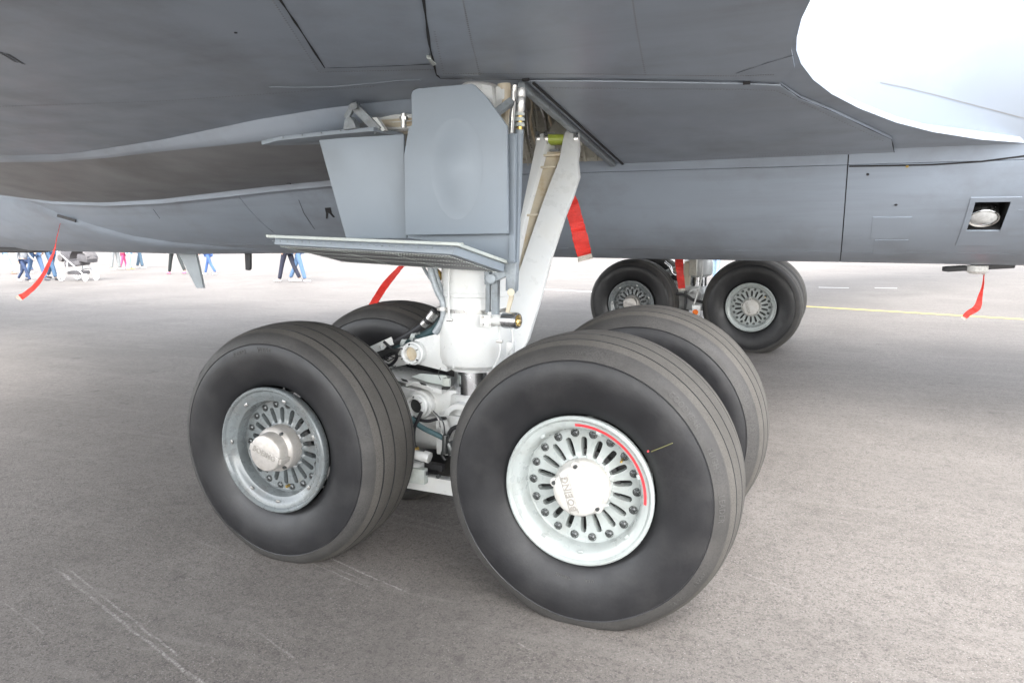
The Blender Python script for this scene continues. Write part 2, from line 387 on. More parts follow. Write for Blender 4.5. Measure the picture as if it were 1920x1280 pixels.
# recessed lamp
bm = B(); ca = fus_pt((wx0+wx1)/2, (wt0+wt1)/2); n_ = Vector((0, math.sin((wt0+wt1)/2), math.cos((wt0+wt1)/2)))
c4 = [fus_pt(wx0, wt0, -.004), fus_pt(wx1, wt0, -.004), fus_pt(wx1, wt1, -.004), fus_pt(wx0, wt1, -.004)]
v0 = [bm.verts.new(p) for p in c4]; v1 = [bm.verts.new(p+n_*.16) for p in c4]
for i in range(4): bm.faces.new((v0[i], v0[(i+1) % 4], v1[(i+1) % 4], v1[i]))
bm.faces.new(v1)
O('light_recess', bm, M['brake'], AP, smooth=0)
lc = ca+n_*.035-Vector((.02, 0, .035)); bm = B()
add_lathe(bm, [(0, .055), (.034, .05), (.062, .034), (.080, .0), (.086, -.004), (.088, .0), (.088, .05)], lc, n_, 32)
lmp = O('landing_light', bm, M['refl'], AP)
bm = B(); add_lathe(bm, [(0, -.022), (.03, -.019), (.055, -.010), (.073, .0)], lc, n_, 32); O('light_lens', bm, M['glass'], lmp)
# diagonal seam and keel fairing at the front of the belly
def on_fus_strip(name, pts, wd, off, m, k=8):
    P = []
    for (a, b_) in zip(pts, pts[1:]):
        for i in range(k): t = i/k; P.append((a[0]+(b_[0]-a[0])*t, a[1]+(b_[1]-a[1])*t))
    P.append(pts[-1]); Q = [at_fus(x, y, off) for x, y in P]; rows = []
    for i, q in enumerate(Q):
        d = (Q[min(i+1, len(Q)-1)]-Q[max(i-1, 0)]).normalized(); n = Vector((0, q.y-FY, q.z-fz(q.x))).normalized(); s = d.cross(n)*wd/2
        rows.append([q+s, q-s])
    bm = B(); loft(rows, bm=bm); return O(name, bm, m, AP)
on_fus_strip('skin_joint', [(14, 372), (30, 385), (60, 410), (85, 430), (110, 446), (150, 461)], .012, .0015, M['gap'])
on_fus_strip('skin_joint', [(287, 392), (300, 410)], .006, .0015, M['gap'])
on_fus_strip('skin_joint', [(560, 375), (570, 400), (590, 430)], .005, .0015, M['gap'])
on_fus_strip('skin_joint', [(1650, 155), (1700, 165), (1760, 180), (1920, 222)], .006, .0015, M['skin2'])
on_fus_strip('skin_joint', [(1592, 312), (1660, 311), (1750, 309), (1840, 303), (1935, 291)], .012, .0015, M['gap'])
kc = [(-160, 345), (0, 362), (60, 381), (110, 401), (180, 425), (250, 444), (330, 456), (460, 466), (560, 470)]
rows = []
for i in range(60):
    x = -160+700*i/59; kf = min(1, (59-i)/22)+.08; y = interp(kc, x); p = at_fus(x, y); t_ = fus_angle(p); X_ = p.x; r = []
    for (dt_, of) in ((.02, -.004), (.005, .008), (-.01, .022), (-.04, .034)): r.append(fus_pt(X_, t_+dt_, of*kf if of > 0 else of))
    for k in range(1, 13): r.append(fus_pt(X_, (t_-.04)*(1-k/6), .034*kf))
    r.append(fus_pt(X_, -t_-.02, -.004)); rows.append(r)
bm = B(); loft(rows, bm=bm); O('keel_fairing', bm, M['skin'], AP, smooth=60)
# black emblem and other marks
def fus_decal(pts, m, name='painted_emblem', off=.002):
    bm = B(); P = [at_fus(x, y, off) for x, y in pts]; bm.faces.new([bm.verts.new(p) for p in P]); return bm
bm = B()
for q in ([(609, 390), (620, 389), (622, 399), (611, 400)], [(611, 400), (616, 400), (614, 410), (611, 410)], [(615, 398), (620, 397), (628, 407), (625, 408)]):
    bm.faces.new([bm.verts.new(at_fus(x, y, .003)) for x, y in q])
O('painted_emblem', bm, M['antd'], AP, smooth=0)
for q in [(1627, 327), (1680, 384), (1701, 312)]:
    bm = B(); p = at_fus(*q); n = Vector((0, p.y-FY, p.z-fz(p.x))).normalized(); add_cyl(bm, p-n*.002, p+n*.003, .009, n=10); O('static_port', bm, M['antd'] if q[1] != 312 else M['brass'], AP)

# ---- wings
def wpt(x, y, off=0.): return Vector((x, y, ZA-off-ZB*y))
TEpx = [(1520, 0), (1503, 35), (1494, 70), (1493, 95), (1502, 120), (1525, 150), (1560, 177), (1610, 203), (1680, 230), (1750, 248), (1840, 262), (1920, 268), (2050, 274)]
TE = [at_wing(*p) for p in TEpx]
tex = [(p.x, p.y) for p in TE]
hole_px = [(652, 236), (700, 219), (772, 208), (774, 166), (880, 159), (985, 160), (1167, 319)]
hole = [at_wing(*p) for p in hole_px]
hx0 = hole[0].x; hx1 = hole[-1].x
hole2 = [(p.x, p.y) for p in hole]+[(hx1+.02, 1.93), (hx0+.1, 1.93)]
outer = tex + [(4.5, 2.4), (4.5, 3.0), (-9.2, 3.0), (-7.0, 1.9), (7.6, -17.2), (9.4, -17.2), (3.1, -5.0), (2.05, -3.4), (1.66, -1.8), (1.56, -1.0)]
def wing_mesh(mirror=False):
    bm = B(); n = len(outer); pts = list(outer); edges = [(i, (i+1) % n) for i in range(n)]
    if not mirror: pts += hole2; edges += [(n+i, n+(i+1) % len(hole2)) for i in range(len(hole2))]
    def inside(p, poly):
        c_ = False
        for (x0, y0), (x1, y1) in zip(poly, poly[1:]+poly[:1]):
            if (y0 > p[1]) != (y1 > p[1]) and p[0] < (x1-x0)*(p[1]-y0)/(y1-y0)+x0: c_ = not c_
        return c_
    vs_, _e, fs_, *_r = delaunay_2d_cdt([Vector(p) for p in pts], edges, [], 0, 1e-5)
    lo = [bm.verts.new(wpt(v.x, v.y)) for v in vs_]; flat = [wpt(x, y) for x, y in outer]
    for f in fs_:
        cx_ = sum(vs_[i].x for i in f)/3; cy_ = sum(vs_[i].y for i in f)/3
        if inside((cx_, cy_), outer) and (mirror or not inside((cx_, cy_), hole2)): bm.faces.new([lo[i] for i in f])
    lo = [bm.verts.new(p) for p in flat]
    up = [bm.verts.new(p+Vector((0, 0, .03))) for p in flat[:n]]
    for i in range(n): bm.faces.new((lo[i], lo[(i+1) % n], up[(i+1) % n], up[i]))
    # upper skin bulged by an inner ring
    c = Vector((sum(p.x for p in flat[:n])/n, sum(p.y for p in flat[:n])/n, 0))
    ring = []
    for p in flat[:n]:
        le = -7.0+(1.9-p.y)*.765; q = Vector((p.x*.75+(le+2.2)*.25, p.y*.97, p.z+.42)); ring.append(bm.verts.new(q))
    for i in range(n): bm.faces.new((up[i], up[(i+1) % n], ring[(i+1) % n], ring[i]))
    for t in tessellate_polygon([[Vector((v.co.x, v.co.y, 0)) for v in ring]]): bm.faces.new([ring[i] for i in t])
    if mirror:
        for v in bm.verts: v.co.y = 2*FY-v.co.y
    return bm
O('wing', wing_mesh(), M['skin'], AP, smooth=25)
O('wing', wing_mesh(True), M['skin'], AP, smooth=25)
def wing_panel(name, px, off, thick, m, bevel=0):
    bm = B(); add_prism(bm, [at_wing(x, y, off) for x, y in px], (0, 0, thick)); return O(name, bm, m, AP, smooth=25, bevel=bevel)
# aft lower skin, centre skin, folded inboard door skin
wing_panel('wing_skin_panel', [(786, -60), (797, 6), (808, 84), (820, 141), (828, 147), (985, 148), (1100, 148), (1380, 151.5), (1462, 156), (1490, 128), (1484, 96), (1485, 70), (1494, 34), (1511, 0), (1530, -60)], .014, .012, M['skin'])
wing_panel('wing_skin_panel', [(492, -50), (526, 2), (608, 127), (700, 124), (805, 121), (804, 84), (793, 6), (783, -60)], .006, .005, M['skin'])
wing_panel('gear_well_door_skin', [(990, 153), (1100, 153), (1378, 158), (1463, 161), (1500, 186), (1560, 210), (1672, 262), (1677, 287), (1590, 294), (1400, 303), (1178, 316), (1166, 313)], .018, .016, M['skin'])
bm = B()     # edge beam along the bay opening
ea, eb = at_wing(978, 152, .0), at_wing(1166, 317, .0)
add_bar(bm, ea+Vector((0, 0, .0)), eb, .035, .07); O('bay_edge_beam', bm, M['bracket'], AP, bevel=.004)
bm = B(); add_bar(bm, at_wing(1000, 155, .02), at_wing(1176, 315, .02), .012, .012); O('edge_seal', bm, M['gap'], AP)
bm = B(); add_prism(bm, [at_wing(x, y, .02) for x, y in ((800, 110), (808, 112), (818, 122), (812, 124))], (0, 0, .02)); O('flap_tab', bm, M['lip'], AP)
for q in ((986, 150), (1400, 156), (745, 86), (442, 62), (1290, 20)):
    bm = B(); p = at_wing(*q, .02 if q[1] > 100 else .002); add_box(bm, p, (.03, .012, .012) if q[1] > 100 else (.010, .008, .004)); O('latch', bm, M['gap'], AP)
bm = B()
for k in range(9):
    a = at_wing(1+k*3.6, 99+k*2.2, .003); add_box(bm, a, (.006, .02, .001)); add_box(bm, a+Vector((.004, .03, -.003)), (.006, .018, .001))
O('stencil_marking', bm, M['antd'], AP)
tag(bpy.data.objects['stencil_marking'], kind='stuff')
def wing_joint(px, wd=.010, off=.016):
    P = []
    for (a, b_) in zip(px, px[1:]): P += [at_wing(a[0]+(b_[0]-a[0])*i/6, a[1]+(b_[1]-a[1])*i/6, off) for i in range(6)]
    P.append(at_wing(*px[-1], off)); rows = []
    for i, q in enumerate(P):
        d = (P[min(i+1, len(P)-1)]-P[max(i-1, 0)]).normalized(); n = Vector((-d.y, d.x, 0))*wd/2*(.7+.3*math.sin(i*1.3)); rows.append([q+n, q-n])
    bm = B(); loft(rows, bm=bm); O('skin_joint', bm, M['gap'], AP)
wing_joint([(491, -50), (525, 0), (560, 52), (609, 128), (660, 127), (740, 124), (806, 121)], .011, .0075)
wing_joint([(783, -60), (794, 0), (805, 84), (818, 140), (825, 147)], .012, .0155)
wing_joint([(825, 148), (985, 150), (1100, 150), (1240, 151.5), (1380, 154), (1464, 158)], .016, .0185)
wing_joint([(1464, 159), (1500, 184), (1560, 209), (1672, 262), (1677, 287)], .007, .019)
wing_joint([(1178, 317.5), (1400, 304.5), (1590, 295)], .012, .0185)
wing_joint([(1380, 138), (1440, 118), (1488, 104)], .005, .0155)
def wing_rivets(px, off, n_):
    bm = B(); tot = sum(math.dist(a, b_) for a, b_ in zip(px, px[1:]))
    for k in range(n_):
        u = tot*k/(n_-1)
        for a, b_ in zip(px, px[1:]):
            L_ = math.dist(a, b_)
            if u <= L_+1e-6: break
            u -= L_
        p = at_wing(a[0]+(b_[0]-a[0])*u/L_, a[1]+(b_[1]-a[1])*u/L_, off); add_cyl(bm, p, p-Vector((0, 0, .0012)), .0042, .003, n=6)
    tag(O('rivets', bm, M['skin2'], AP), kind='stuff')
wing_rivets([(475, -50), (512, 2), (598, 136), (700, 133), (812, 131)], .001, 90)
wing_rivets([(815, 60), (832, 138), (1100, 139), (1380, 143), (1450, 140)], .0145, 150)
wing_rivets([(1010, 165), (1378, 168), (1455, 170), (1560, 219), (1655, 264)], .0185, 120)
wing_rivets([(1195, 306), (1400, 294), (1590, 284)], .0185, 70)
wing_rivets([(860, -40), (880, 60), (900, 140)], .0145, 50)
wing_rivets([(1180, -40), (1195, 60), (1210, 140)], .0145, 50)
wing_rivets([(0, 200), (300, 190), (520, 175), (700, 162)], .001, 120)
# thin sealant streaks on the lower skin
bm = B(); st = [(505, 163), (560, 164), (620, 163), (690, 157), (740, 152), (790, 150)]; add_tube(bm, [at_wing(x, y, .001) for x, y in st], .0018, 6, 4); O('sealant_bead', bm, M['door'], AP)

# ---- wing to body fairing: crease, lit step, dark underside, lip on the fuselage
crease = [(-260, 293), (0, 290), (100, 289), (150, 285), (300, 262), (400, 241), (480, 224), (600, 204), (700, 191), (775, 184)]
bandb = [(-260, 300), (0, 303), (100, 302), (200, 294), (300, 282), (400, 272), (480, 263.5), (600, 251), (645, 240), (690, 222), (775, 212), (800, 208)]
c2t = [(-260, 330), (0, 366), (100, 378), (200, 380), (300, 374), (400, 362), (500, 350), (620, 338), (775, 325)]
rows = []
for i in range(80):
    x = -260+1050*i/79
    a = at_wing(x, interp(crease, x), -.003); yb = a.y+.05
    b_ = at_y(x, interp(bandb, x), yb+.02); c = at_fus(x, interp(c2t, x), .06)
    if x > 645: c = b_.lerp(c, max(.05, 1-(x-645)/20.))
    m1 = a.lerp(b_, .5)+Vector((0, -.004, -.012)); m2 = b_.lerp(c, .5)+Vector((0, 0, -.02))
    u = b_+Vector((0, .02, -.006)); lip = min(.045, .02+.00006*max(0, x)) if x <= 645 else .01
    c1 = c+Vector((0, .006, -lip)); e = Vector((c.x, c.y+.16, c1.z+.03))
    rows.append([a+Vector((0, -.025, .004)), a, m1, b_, u, b_.lerp(m2, .4), m2, m2.lerp(c, .6), c, c1, e])
fair = loft(rows)
for f in fair.faces: f.material_index = 0
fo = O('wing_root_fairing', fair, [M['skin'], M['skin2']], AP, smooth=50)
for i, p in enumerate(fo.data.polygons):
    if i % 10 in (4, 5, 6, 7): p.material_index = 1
for q in ((272, 282), (540, 340)):
    bm = B(); p = at_fus(q[0], q[1], .09) if q[1] > 300 else at_y(q[0], q[1], at_wing(q[0], q[1]).y+.05)
    add_bar(bm, p+Vector((-.05, 0, 0)), p+Vector((.05, 0, 0)), .02, .012); add_box(bm, p+Vector((.012, -.006, -.012)), (.03, .02, .02)); O('drain_fitting', bm, M['antd'], AP)

# ---- gear bay interior
bm = B()
bx0, bx1, by0, by1, bz = hx0-.05, hx1+.06, -.30, 1.84, 2.95
def quad(bm, *p): bm.faces.new([bm.verts.new(Vector(q)) for q in p])
quad(bm, (bx0, by0, bz), (bx1, by0, bz), (bx1, by1, bz), (bx0, by1, bz))
quad(bm, (bx0, by0, wpt(0, by0, -.02).z), (bx0, by1, wpt(0, by1, -.02).z), (bx0, by1, bz), (bx0, by0, bz))
quad(bm, (bx1, by0, wpt(0, by0, -.02).z), (bx1, by1, wpt(0, by1, -.02).z), (bx1, by1, bz), (bx1, by0, bz))
quad(bm, (bx0, by0, wpt(0, by0, -.02).z), (bx1, by0, wpt(0, by0, -.02).z), (bx1, by0, bz), (bx0, by0, bz))
O('gear_bay', bm, M['khaki'], AP, smooth=0)
tb0 = math.acos((fz(.5)-1.985)/(FR+.012))
bm = B(); cyl_patch(bm, bx0, bx1, tb0, math.radians(86), .012, dt=math.radians(3), thick=.005); O('bay_wall', bm, M['khaki'], AP, smooth=30)
bm = B(); cyl_patch(bm, bx0, bx1, tb0-.004, tb0+.012, .02, thick=.02); O('bay_sill', bm, M['khaki'], AP)
xw0, xw1 = at_y(985, 250, 1.75).x, at_y(1078, 250, 1.75).x
for k in range(7):
    x = xw0+(xw1-xw0)*k/4.5; bm = B(); cyl_patch(bm, x, x+.018, tb0, math.radians(80), .035, thick=.022, dx=.02); O('bay_stiffener', bm, M['khaki'], AP)
random.seed(3)
for k in range(10):
    bm = B(); x = xw0+(xw1-xw0)*(k+.3)/9; P = [fus_pt(x+random.uniform(-.025, .025), tb0+.06*i, .05+.02*random.random()) for i in range(7)]
    add_tube(bm, P, .004+.003*(k % 3), 6); O('bay_pipe', bm, M[['khaki', 'steel', 'cream'][k % 3]], AP)
for k in range(7):
    t_ = tb0+.05+.055*k; bm = B(); add_tube(bm, [fus_pt(xw0, t_, .05), fus_pt((xw0+xw1)/2, t_+.02*math.sin(k*2), .045), fus_pt(xw1, t_-.01*math.cos(k), .05)], .005, 6); O('bay_pipe', bm, M[['khaki', 'steel'][k % 2]], AP)
# cable bundle seen over the small forward door
for k, (m_, r_) in enumerate((('white', .014), ('cream', .012), ('black', .006), ('white', .012), ('cream', .016), ('redp', .005), ('white', .012), ('steel', .01))):
    bm = B(); y0 = 222+k*3.2
    add_tube(bm, [at_y(698, y0+4, .28-.01*k), at_y(720, y0+random.uniform(-2, 2), .27), at_y(745, y0+random.uniform(-3, 3), .25), at_y(778, y0-3, .24)], r_, 8); O('cable', bm, M[m_], AP)
bm = B(); add_prism(bm, [at_y(x, y, .42) for x, y in ((690, 214), (790, 200), (790, 250), (690, 250))], (0, .02, 0)); O('bay_rib', bm, M['cream'], AP)
bm = B(); add_cyl(bm, at_y(757, 213, .16), at_y(757, 240, .16), .014, n=12); add_cyl(bm, at_y(757, 219, .16), at_y(757, 225, .16), .022, n=6); O('hydraulic_fitting', bm, M['steel'], AP)

# ---- strut mounted doors
def slab(name, px, ys, thick, m, bevel=.003):
    bm = B(); add_prism(bm, [at_y(x, y, ys) for x, y in px], (0, thick, 0)); return O(name, bm, m, AP, bevel=bevel, smooth=30)
# front bulged door: gridded so that the blister can be raised
YD = -.33
outl = [(760, 441), (757, 291), (766, 240), (772, 234), (771, 178), (774, 170), (782, 166), (884, 157), (890, 160), (913, 184), (950, 236), (952, 438)]
P2 = [at_y(x, y, YD) for x, y in outl]
bm = B(); add_prism(bm, P2, (0, .018, 0)); fd = O('strut_door', bm, M['door'], AP, bevel=.004, smooth=30)
bm = B(); cB = at_y(855, 318, YD); rx, rz = (at_y(905, 318, YD)-cB).length, (at_y(855, 222, YD)-cB).length
rows = []
for i in range(17):
    t = i/16; row = []
    for j in range(49):
        a = 2*PI*j/48; h = .018*(math.cos(PI*t)*.5+.5)
        row.append(Vector((cB.x+rx*t*math.cos(a)*(1+.1*math.sin(a)), YD-.0006-h, cB.z+rz*t*math.sin(a))))
    rows.append(row)
loft(rows, bm=bm); bmesh.ops.remove_doubles(bm, verts=bm.verts, dist=1e-5); O('door_blister', bm, M['door'], fd, smooth=80)
slab('strut_door_panel', [(598, 263), (640, 259), (757, 252), (757, 300), (762, 447), (649, 447)], -.265, .014, M['door'])
slab('strut_door_panel', [(764, 250), (968, 252), (966, 440), (962, 494), (946, 492), (870, 460), (764, 447)], -.268, .012, M['door'])
bm = B(); add_bar(bm, at_y(969, 250, -.24), at_y(960, 545, -.20), .05, .03, (0, 1, 0)); O('door_post', bm, M['door'], AP, bevel=.003)
slab('door_edge_channel', [(953, 250), (966, 252), (964, 492), (954, 488)], -.285, .016, M['door'])
# lower door: near edge high and outboard, far edge low at the strut
A_, B_, C_, D_ = at_y(514, 458, -.60), at_y(850, 477, -.60), at_y(945, 510, -.27), at_y(640, 490, -.25)
nrm = (B_-A_).cross(D_-A_).normalized(); nrm = nrm if nrm.z > 0 else -nrm
bm = B(); add_prism(bm, [A_, B_, C_, D_], nrm*.036); ld = O('lower_strut_door', bm, M['door'], AP, bevel=.003)
a1, b1 = A_+nrm*.02, B_+nrm*.02
bm = B(); add_prism(bm, [at_y(498, 440, -.635), at_y(862, 455, -.635), at_y(865, 461, -.635), at_y(500, 445.5, -.635)], (0, .03, 0)); O('door_edge_lip', bm, M['lip'], ld, bevel=.0015)
bm = B(); add_prism(bm, [B_+nrm*.045+Vector((.014, -.01, .004)), C_+nrm*.045+Vector((.014, 0, .004)), C_+nrm*.036+Vector((.014, 0, 0)), B_+nrm*.036+Vector((.014, -.01, 0))], (-.03, 0, 0)); O('door_edge_lip', bm, M['lip'], ld)
bm = B()      # stepped stiffener plates under the door
for (s0, s1, t0, t1) in ((.04, .97, .05, .5), (.05, .95, .5, .96)):
    q = [A_.lerp(B_, s0).lerp(D_.lerp(C_, s0), t0), A_.lerp(B_, s1).lerp(D_.lerp(C_, s1), t0), A_.lerp(B_, s1).lerp(D_.lerp(C_, s1), t1), A_.lerp(B_, s0).lerp(D_.lerp(C_, s0), t1)]
    add_prism(bm, [p-nrm*.004 for p in q], nrm*.003)
O('inner_skin', bm, M['skin2'], ld)
bm = B()
def door_pt(s, t): return A_.lerp(B_, s).lerp(D_.lerp(C_, s), t)-nrm*.0045
def rivet(bm, p, n, r): add_cyl(bm, p, p+n*.003, r, r*.6, n=6)
for t in (.03, .12, .36, .62, .93):
    for k in range(62): rivet(bm, door_pt(.03+.94*k/61, t), -nrm, .0032)
for s in (.03, .35, .66, .97):
    for k in range(22): rivet(bm, door_pt(s, .05+.9*k/21), -nrm, .0032)
o = O('rivets', bm, M['lip'], ld); tag(o, kind='stuff')
bm = B()
for k in range(26):
    p = at_y(512+k*13.6, 451.5+k*.58, -.626); rivet(bm, p, Vector((0, -1, 0)), .0035)
o = O('edge_rivets', bm, M['bracket'], ld); tag(o, kind='stuff')
# small forward door with its hinge arms
q = [at_y(490, 264, .10), at_y(520, 256, .10), at_y(640, 243, .10), at_y(700, 238, .10), at_y(757, 249, .30), at_y(600, 263, .32), at_y(515, 266, .22)]
bm = B(); add_prism(bm, q, (0, 0, -.022)); sd_ = O('forward_bay_door', bm, M['door'], AP, bevel=.003)
bm = B(); add_bar(bm, at_y(663, 197, .12), at_y(710, 246, .14), .045, .02, (0, 1, 0)); add_bar(bm, at_y(663, 197, .12), at_y(650, 222, .11), .03, .02, (0, 1, 0))
add_cyl(bm, at_y(663, 199, .08), at_y(663, 199, .17), .017, n=12); O('hinge_arm', bm, M['bracket'], sd_, bevel=.002)
bm = B(); add_prism(bm, [at_y(x, y, .08) for x, y in ((643, 244), (646, 224), (655, 218), (662, 226), (668, 240))], (0, .05, 0)); O('hinge_bracket', bm, M['bracket'], sd_, bevel=.003)
for k in range(4): 
    bm = B(); p = at_y(530+k*36, 258-k*4.2, .095); add_cyl(bm, p, p-Vector((0, .004, 0)), .005, n=8); O('bolt', bm, M['bracket'], sd_)
bm = B(); add_prism(bm, [at_y(x, y, .14) for x, y in ((696, 221), (706, 220), (722, 244), (716, 246))], (0, .03, 0)); O('bay_link', bm, M['white'], AP)

# ---- landing gears
def link_plate(bm, p_in, p_out, w_in, w_out, h_in, h_out, ang):
    """tapered box link from pivot to apex; widths along Y, heights across the link"""
    d = (Vector(p_out)-Vector(p_in)).normalized(); up = Vector((0, 1, 0)).cross(d).normalized()
    vs_ = []
    for p, w_, h_ in ((Vector(p_in), w_in, h_in), (Vector(p_out), w_out, h_out)):
        for sy, sz in ((-1, -1), (1, -1), (1, 1), (-1, 1)): vs_.append(bm.verts.new(p+Vector((0, sy*w_/2, 0))+up*sz*h_/2))
    for f in ((0, 1, 2, 3), (7, 6, 5, 4), (0, 4, 5, 1), (1, 5, 6, 2), (2, 6, 7, 3), (3, 7, 4, 0)): bm.faces.new([vs_[i] for i in f])
def hollow_pin(bm, c, r, L, n=28):
    add_lathe(bm, [(r*.62, L*.6), (r*.62, 0), (r*.70, -.004), (r*.86, -.004), (r*.88, 0), (r*.88, .018), (r, .022), (r, L)], c, (0, 1, 0), n)
def gear(gx, gy, near):
    def P(x, y, z): return Vector((gx+x, gy+y, z))
    bm = B()
    add_lathe(bm, [(.0, .878), (.118, .878), (.150, .883), (.172, .902), (.180, .935), (.180, 1.05), (.172, 1.11), (.162, 1.145), (.160, 1.22), (.163, 1.225), (.163, 1.24), (.160, 1.245), (.158, 1.60), (.158, 1.86), (.12, 1.92), (0, 1.93)], (gx, gy, 0), (0, 0, 1), 56)
    st_ = O('shock_strut', bm, M['white'], AP, smooth=30)
    bm = B(); add_cyl(bm, P(0, .05, 1.85), P(0, .12, 2.6), .085, n=32); O('strut_trunnion', bm, M['white'], st_)
    bm = B(); add_lathe(bm, [(.158, 1.148), (.166, 1.150), (.166, 1.166), (.158, 1.168)], (gx, gy, 0), (0, 0, 1), 48); O('band_clamp', bm, M['steel'], st_)
    bm = B(); add_cyl(bm, P(0, 0, .70), P(0, 0, .90), .108, n=48); O('chrome_piston', bm, M['chrome'], st_)
    bm = B(); add_lathe(bm, [(0, .86), (.12, .862), (.124, .855), (.124, .838), (.108, .835)], (gx, gy, .029), (0, 0, 1), 40); O('gland_nut', bm, M['white'], st_)
    # lower fitting and bogie beam
    bm = B(); add_lathe(bm, [(0, .752), (.118, .752), (.128, .74), (.132, .70), (.14, .60), (.15, .50), (.13, .44), (0, .43)], (gx, gy, 0), (0, 0, 1), 36)
    add_box(bm, P(-.13, 0, .70), (.2, .16, .13)); add_box(bm, P(0, 0, .56), (.3, .3, .2)); O('lower_fitting', bm, M['white'], st_, bevel=.008)
    bm = B(); add_lathe(bm, [(.06, 0), (.085, .003), (.09, .02), (.09, .035)], P(-.012, -.172, .64), (0, 1, 0), 28); O('inspection_cover', bm, M['white'], st_)
    bm = B()
    pr = [(-.74, .085), (-.70, .11), (-.5, .112), (-.2, .10), (.2, .10), (.5, .112), (.70, .11), (.74, .085)]
    rows = []
    for x, h in pr:
        rows.append([P(x, .098*math.cos(a), .54+h*math.sin(a)) for a in [2*PI*i/20 for i in range(20)]]+[P(x, .098, .54)])
    loft(rows, bm=bm); bmesh.ops.remove_doubles(bm, verts=bm.verts, dist=1e-5)
    bm.faces.new([v for v in bm.verts if abs(v.co.x-(gx-.74)) < 1e-4][:20]) if False else None
    bb = O('bogie_beam', bm, M['white'], AP)
    for sx_ in (-1, 1):
        bm = B(); add_cyl(bm, P(sx_*.7247, -.62, .56), P(sx_*.7247, .62, .56), .052, n=24); O('axle', bm, M['white'], bb)
        for sy_ in (-1, 1):
            bm = B(); add_lathe(bm, [(.05, 0), (.16, .0), (.19, .02), (.19, .12), (.16, .14), (.05, .14)], P(sx_*.7247, sy_*.24-.07, .56), (0, 1, 0), 28); O('brake_unit', bm, M['brake'], bb)
            bm = B(); p = P(sx_*.7247-sx_*.22, sy_*.21, .42)
            add_cyl(bm, p, p+Vector((sx_*.12, 0, -.015)), .032, n=16); O('brake_cylinder', bm, M['white'], bb)
    # brake equaliser rod and its lug seen low between the wheels
    bm = B(); add_bar(bm, P(-.56, -.19, .335), P(.50, -.19, .315), .05, .075); add_cyl(bm, P(-.42, -.20, .40), P(-.26, -.20, .385), .036, n=18); add_cyl(bm, P(-.26, -.20, .385), P(-.20, -.20, .38), .048, n=18)
    O('equaliser_rod', bm, M['white'], bb, bevel=.004)
    bm = B(); add_box(bm, P(-.22, -.235, .375), (.12, .04, .075)); O('data_plate', bm, M['lip'], bb, bevel=.006)
    bm = B(); add_bar(bm, P(-.5, -.17, .425), P(-.1, -.17, .405), .03, .03); O('equaliser_tube', bm, M['black'], bb)
    # torque links on the forward side
    a_u, a_l, ap = P(-.27, 0, .945), P(-.255, 0, .69), P(-.66, 0, .80)
    bm = B(); link_plate(bm, P(-.10, 0, .96), a_u+Vector((-.01, 0, 0)), .26, .20, .19, .12, 0); add_cyl(bm, a_u+Vector((0, -.13, 0)), a_u+Vector((0, .13, 0)), .055, n=24); O('strut_lug', bm, M['white'], st_, bevel=.005)
    bm = B(); link_plate(bm, a_u+Vector((-.01, 0, 0)), ap+Vector((0, 0, .02)), .22, .09, .10, .06, 0)
    tl = O('upper_torque_link', bm, M['white'], AP, bevel=.006)
    bm = B(); hollow_pin(bm, a_u+Vector((0, -.165, 0)), .056, .08); O('link_pin', bm, M['white'], tl)
    bm = B(); add_cyl(bm, a_u+Vector((0, -.140, 0)), a_u+Vector((0, -.12, 0)), .036, n=20); O('pin_bore', bm, M['cream'], tl)
    bm = B(); link_plate(bm, a_l, ap+Vector((0, 0, -.03)), .22, .09, .13, .06, 0); add_cyl(bm, a_l+Vector((0, -.12, 0)), a_l+Vector((0, .12, 0)), .07, n=24)
    tl2 = O('lower_torque_link', bm, M['white'], AP, bevel=.006)
    bm = B(); link_plate(bm, P(-.12, 0, .765), P(-.60, 0, .835), .27, .16, .02, .02, 0); O('link_flange', bm, M['white'], tl2, bevel=.002)
    bm = B(); hollow_pin(bm, a_l+Vector((0, -.165, 0)), .058, .08); O('link_pin', bm, M['white'], tl2)
    bm = B(); add_cyl(bm, a_l+Vector((0, -.140, 0)), a_l+Vector((0, -.12, 0)), .037, n=20); O('pin_bore', bm, M['brake'], tl2)
    for (c, o_) in ((a_u, tl), (a_l, tl2)):
        for k in range(6):
            an = PI/6+k*PI/3; bm = B(); q_ = c+Vector((math.cos(an)*.048, -.172, math.sin(an)*.048)); add_box(bm, q_, (.009, .01, .004), Matrix.Rotation(-an, 3, 'Y')); O('lock_tab', bm, M['bolt'], o_)
    return st_, tl, tl2, bb
st1, tl1, tl1b, bb1 = gear(0, 0, True)
GX2, GY2 = -.0238, 6.6175
st2, tl2_, tl2b, bb2 = gear(GX2, GY2, False)

# near gear plumbing and fittings
def tube_o(name, pts, r, m, par=AP, n=10, sm=True):
    bm = B(); add_tube(bm, pts, r, n, 6, sm); return O(name, bm, M[m], par, smooth=60)
def py(px_, y): return [at_y(a, b_, y) for a, b_ in px_]
tube_o('conduit', py([(806, 492), (810, 515), (820, 545), (830, 565), (832, 590), (826, 608), (816, 624)], -.13), .016, 'hose')
tube_o('conduit', py([(813, 492), (818, 515), (828, 545), (838, 565), (839, 595), (830, 615), (818, 630)], -.11), .012, 'hose')
tube_o('black_hose', py([(816, 580), (805, 598), (780, 618), (745, 640), (700, 662)], -.08), .017, 'black')
tube_o('teal_hose', py([(828, 600), (815, 616), (790, 630), (760, 643), (715, 665)], -.03), .020, 'teal')
bm = B(); add_cyl(bm, at_y(816, 585, -.08), at_y(806, 598, -.08), .024, n=12); add_cyl(bm, at_y(800, 603, -.08), at_y(794, 609, -.08), .021, n=12); O('hose_fitting', bm, M['steel'], AP)
